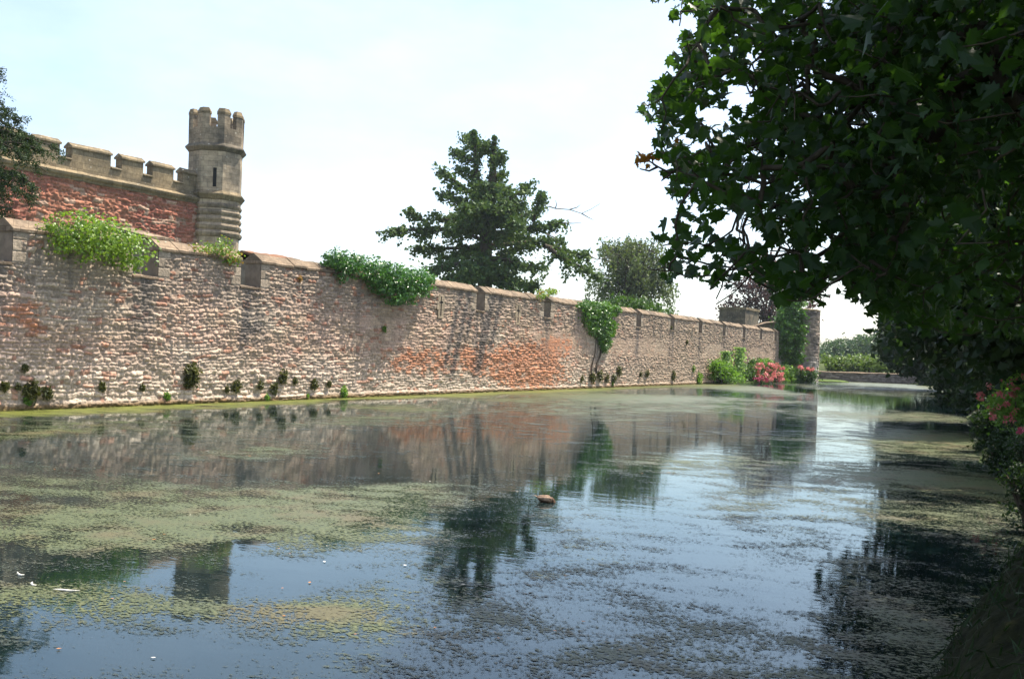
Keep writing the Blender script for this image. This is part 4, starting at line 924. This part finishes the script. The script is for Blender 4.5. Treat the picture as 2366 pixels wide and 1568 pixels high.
# ---- the near sycamore hanging over the right of the view
OUT = np.array([(1585, -40), (1568, 40), (1572, 85), (1548, 150), (1520, 205), (1488, 232), (1495, 262), (1545, 300), (1525, 340), (1520, 372), (1560, 400), (1548, 440), (1562, 480), (1540, 545), (1512, 605), (1500, 630), (1535, 650), (1600, 645), (1632, 690), (1655, 705), (1668, 655), (1730, 612), (1765, 650), (1790, 705), (1850, 708), (1885, 690), (1905, 645), (1965, 672), (2040, 720), (2200, 780), (2700, 800), (2700, -40)], float)
def inside(x, y, poly=OUT):
    r = np.zeros(len(x), bool); j = len(poly)-1
    for i in range(len(poly)):
        xi, yi = poly[i]; xj, yj = poly[j]
        r ^= ((yi > y) != (yj > y)) & (x < (xj-xi)*(y-yi)/(yj-yi+1e-9)+xi); j = i
    return r
GAPS = [(1732, 135, 34, 16), (1712, 208, 36, 36), (1897, 197, 38, 30), (1977, 268, 58, 26), (1833, 322, 24, 20), (1742, 425, 32, 17), (1707, 525, 44, 36), (1918, 548, 36, 44), (1640, 262, 30, 12), (1622, 330, 26, 12), (1800, 60, 26, 16), (1650, 120, 20, 14), (1605, 455, 20, 14), (1660, 600, 26, 16), (1850, 440, 30, 14), (1790, 585, 26, 20)]
def leafy(x, y, amp=1.0):
    xx = x+amp*((vnoise(x/38, y/34, 61)-.5)*84+(vnoise(x/13, y/12, 62)-.5)*26); yy = y+amp*((vnoise(x/36, y/40, 63)-.5)*50+(vnoise(x/12, y/13, 64)-.5)*22)
    ok = inside(xx, yy)
    for a, b, c_, d_ in GAPS: ok &= ((xx-a)/c_)**2+((yy-b)/d_)**2 > 1
    return ok
sb = np.array(cw(8.2, 10.5, .8))
syc = empty('sycamore_tree', sb, 'large overhanging sycamore with big lobed leaves filling the upper right', 'tree')
def crown_pts(n):
    q = RNG.normal(0, 1, (n*4, 3)); q /= np.linalg.norm(q, axis=1)[:, None]; q *= (RNG.random(n*4)**.42)[:, None]
    X = 6.6+q[:, 0]*7.6; Zc = 10.8+q[:, 1]*9.6; zz = 8.6+q[:, 2]*6.2
    sel = (zz > 3.2) & (X-.5*zz > -1.5); X, Zc, zz = X[sel][:n], Zc[sel][:n], zz[sel][:n]
    P = np.stack([X*CT-Zc*ST, X*ST+Zc*CT, zz], -1)
    x, y, Zp = project(P); fr = (x > 0) & (x < 2420) & (y > -30) & (y < 1600)
    ok = ~fr | (inside(x, y) & ((x > 1980) | (RNG.random(len(x)) < .03)) & (Zp > 6))
    ok &= (zz > 4.5) | (Zp > 7)
    ry = HOR+FPX*(P[:, 2]+EYE)/np.maximum(Zp, .2); ok &= ~((ry < 1600) & (x < 1920))
    return P[ok]
tg = crown_pts(6200)
# extra twigs where the picture shows the ragged left edge and the low hanging sprays
ex = RNG.uniform([1480, -20], [2080, 715], (2400, 2)); ex = ex[inside(ex[:, 0], ex[:, 1])]
gapn = .55*vnoise(ex[:, 0]/80, ex[:, 1]/60, 55)+.45*vnoise(ex[:, 0]/34, ex[:, 1]/26, 56); ex = ex[(gapn > .45) | (ex[:, 0] > 1960)][:820]
Ze = RNG.uniform(8.0, 13.5, len(ex)); ex3 = np.array([at(a, b, c_) for (a, b), c_ in zip(ex, Ze)])
low = [(1655, 690), (1640, 668), (1590, 640), (1520, 620), (1800, 690), (1850, 698), (1815, 660), (1760, 600), (1495, 245), (1530, 300), (1570, 60), (1575, 20), (1525, 350), (1560, 520), (1700, 620), (1880, 660), (1980, 665), (2020, 700)]
lo3 = np.array([at(a, b, RNG.uniform(8.2, 10.5)) for a, b in low])
tg = np.concatenate([tg, ex3, lo3])
top = np.array([sb[0]-.6, sb[1]+.6, 12.5])
nodes = list(bend(sb, top, 14, .2)); par = [-1]+list(range(13)); 
order = np.argsort(np.linalg.norm(tg-np.array([sb[0], sb[1], 7.5]), axis=1))
paths = []; NA = np.array(nodes); child = np.zeros(20000); nodeP = [tuple(p) for p in nodes]; nparent = list(par); isleaf = []
for i in order:
    t = tg[i]; A = np.array(nodeP); d = np.linalg.norm(A-t, axis=1); 
    d = d+.10*np.linalg.norm(A-np.array([sb[0], sb[1], 7.5]), axis=1)
    d[:3] += 50
    k = int(np.argmin(d)); a = A[k]; mid = (a+t)/2+RNG.normal(0, .06, 3)*np.linalg.norm(t-a)
    nodeP.append(tuple(mid)); nparent.append(k); nodeP.append(tuple(t)); nparent.append(len(nodeP)-2); isleaf.append(len(nodeP)-1)
cnt = np.zeros(len(nodeP)); cnt[isleaf] = 1
for i in range(len(nodeP)-1, 0, -1): cnt[nparent[i]] += cnt[i]
rad = np.clip(.0052*np.sqrt(cnt+.3), .004, .24); NP = np.array(nodeP)
seg = [(np.array([NP[nparent[i]], NP[i]]), np.array([min(rad[nparent[i]], rad[i]*1.35+.002), rad[i]])) for i in range(1, len(NP))]
tube_obj('trunk', seg, M['bark'], syc, 5)
LP = []; 
nin = len(tg)-len(ex3)-len(lo3)
for i_, t in enumerate(tg):
    n = int(RNG.integers(10, 20)) if i_ < nin else int(RNG.integers(5, 11)); LP.append(t+RNG.normal(0, 1, (n, 3))*np.array([.22, .22, .17]))
LP = np.concatenate(LP); x, y, Zp = project(LP)
fr = (x > 0) & (x < 2366) & (y > 0) & (y < 1568); kk = (~fr) | leafy(x, y); LP = LP[kk]
leaves('crown', LP, .125, M['syc'], syc, T_SYC, .8, .5, None, .24)
# the spray of withered leaves reaching out on a bare twig
tw_ = [[(1600, 372), (1570, 385), (1550, 402), (1520, 385), (1500, 372), (1478, 368)], [(1550, 402), (1535, 412), (1528, 418)], [(1520, 385), (1500, 395), (1478, 390)], [(1560, 395), (1545, 398), (1510, 380), (1505, 362)]]
tube_obj('bare_twig', [(np.array([at(a, b, 9.5) for a, b in q]), np.linspace(.014, .006, len(q))) for q in tw_], M['bark'], syc, 5)
leaves('withered_foliage', np.concatenate([np.array(at(a, b, 9.5))+RNG.normal(0, .035, (5, 3)) for a, b in ((1482, 370), (1492, 366), (1505, 362), (1475, 368), (1560, 330))]), .075, M['syc_brown'], syc, T_SYC, .5, .3)

# ------------------------------------------------------------------ duck and floating litter
def duck():
    p = onwater(1262, 1159); p.z = 0; K = 1.5
    e = empty('duck', p, 'brown mottled duck dabbling on the water with its head down', 'duck')
    ax = Vector((CT, ST, 0)); 
    m, nt, out = newmat('duck_feather'); v = objc(nt); n = noise(nt, 17, 4, .7, v); r = ramp(nt, n.outputs['Fac'], [(.40, (.012, .008, .005)), (.52, (.07, .038, .022)), (.64, (.26, .16, .10))]); principled(nt, out, r.outputs['Color'], .7, .2)
    m2 = m_plain('duck_dark_feather', (.02, .014, .01), (.06, .04, .025), 40)
    m3 = m_plain('duck_pale_feather', (.05, .03, .02), (.40, .28, .20), 16)
    def loft(name, secs, mat, n=16, side=0):
        V = []; F = []
        for (s, zc, w_, h_) in secs:
            for k in range(n):
                a = 2*math.pi*k/n; V.append((K*(s*ax.x-ax.y*(side+w_*math.cos(a))), K*(s*ax.y+ax.x*(side+w_*math.cos(a))), K*(zc+h_*math.sin(a))))
        for i in range(len(secs)-1):
            for k in range(n): j = (k+1) % n; F.append((i*n+k, i*n+j, (i+1)*n+j, (i+1)*n+k))
        F += [tuple(reversed(range(n))), tuple((len(secs)-1)*n+k for k in range(n))]
        me = bpy.data.meshes.new(name); me.from_pydata([(p.x+a, p.y+b, c_) for a, b, c_ in V], [], F)
        for q in me.polygons: q.use_smooth = True
        return link(name, me, mat, e)
    # one continuous body: tail lifted at the left, breast and neck going down into the water at the right
    loft('body', [(-.135, .074, .004, .003), (-.122, .064, .018, .008), (-.09, .044, .042, .026), (-.05, .030, .060, .042), (0, .026, .068, .050), (.05, .024, .064, .048), (.085, .014, .050, .042), (.105, 0, .036, .034), (.118, -.018, .026, .026), (.125, -.045, .020, .02)], m)
    for s in (-1, 1):
        loft('wing', [(-.118, .058, .003, .003), (-.09, .058, .010, .012), (-.05, .052, .018, .026), (0, .046, .022, .034), (.04, .042, .018, .032), (.068, .036, .006, .014)], m3, 12, s*.062)
        loft('wing_edge', [(-.112, .046, .002, .003), (-.06, .026, .007, .008), (0, .018, .008, .009), (.03, .018, .003, .004)], m2, 10, s*.075)
    loft('tail', [(-.158, .080, .006, .002), (-.135, .074, .020, .004), (-.105, .058, .026, .008)], m3, 10)
duck()
def floater(name, label, cat, pts2, r, mat, z=.012):
    q = []
    for x, y in pts2:
        a = onwater(x, y); q.append((a.x, a.y, z))
    n = len(q); t = np.linspace(0, 1, n); rr = r*np.sin(np.pi*(.12+.76*t))
    return tag(tube_obj(name, [(np.array(q), rr)], mat, None, 6), label, cat)
M['pale'] = m_plain('pale_feather', (.62, .58, .50), (.80, .77, .70), 30)
floater('stick', 'long pale peeled stick floating near the left edge', 'stick', [(124, 1363), (140, 1364), (160, 1366), (184, 1366)], .013, M['pale'])
floater('feather', 'small curved white feather farther left of the two above the stick', 'feather', [(40, 1323), (44, 1329), (50, 1330), (56, 1329)], .013, M['pale'])
floater('feather', 'small curved white feather nearer the stick', 'feather', [(75, 1346), (72, 1350), (77, 1354), (84, 1353)], .013, M['pale'])
lit = m_leaf('fallen_leaf', (.40, .12, .03), (.55, .26, .07), .1)
fl = []
for i in range(46):
    x, y = RNG.uniform(20, 2000), RNG.uniform(930, 1540); 
    if i < 7: x, y = ((670, 1280), (755, 1262), (380, 1235), (355, 1247), (440, 1190), (645, 1268), (2180, 1525))[i]
    a = onwater(x, y); a.z = .014
    fl.append(a)
names = {0: 'orange fallen leaf floating left of centre below the weed mats', 1: 'orange fallen leaf right of the other orange ones left of centre'}
for i, a in enumerate(fl):
    s = .035+.0016*a.length
    o = leaves('floating_leaf', np.array([[0, 0, 0]]), s, lit if i % 3 != 1 else M['pale'], None, T_DIA, 30, 0, None, .02)
    o.location = a
    tag(o, names.get(i, 'tiny pale or orange fallen leaf lying on the water among the weed'), 'leaf', 'fallen leaves floating on the moat')

# ------------------------------------------------------------------ summer haze
hm = MB(); hm.box(-420, 420, -60, 460, -2.6, 30)
hz = hm.build('haze', None); m, nt, out = newmat('haze'); pv = N(nt, 'ShaderNodeVolumePrincipled'); pv.inputs['Density'].default_value = .00012; pv.inputs['Color'].default_value = (.80, .92, 1, 1); pv.inputs['Anisotropy'].default_value = .3
nt.links.new(pv.outputs[0], out.inputs['Volume']); hz.data.materials.append(m); hz['kind'] = 'stuff'
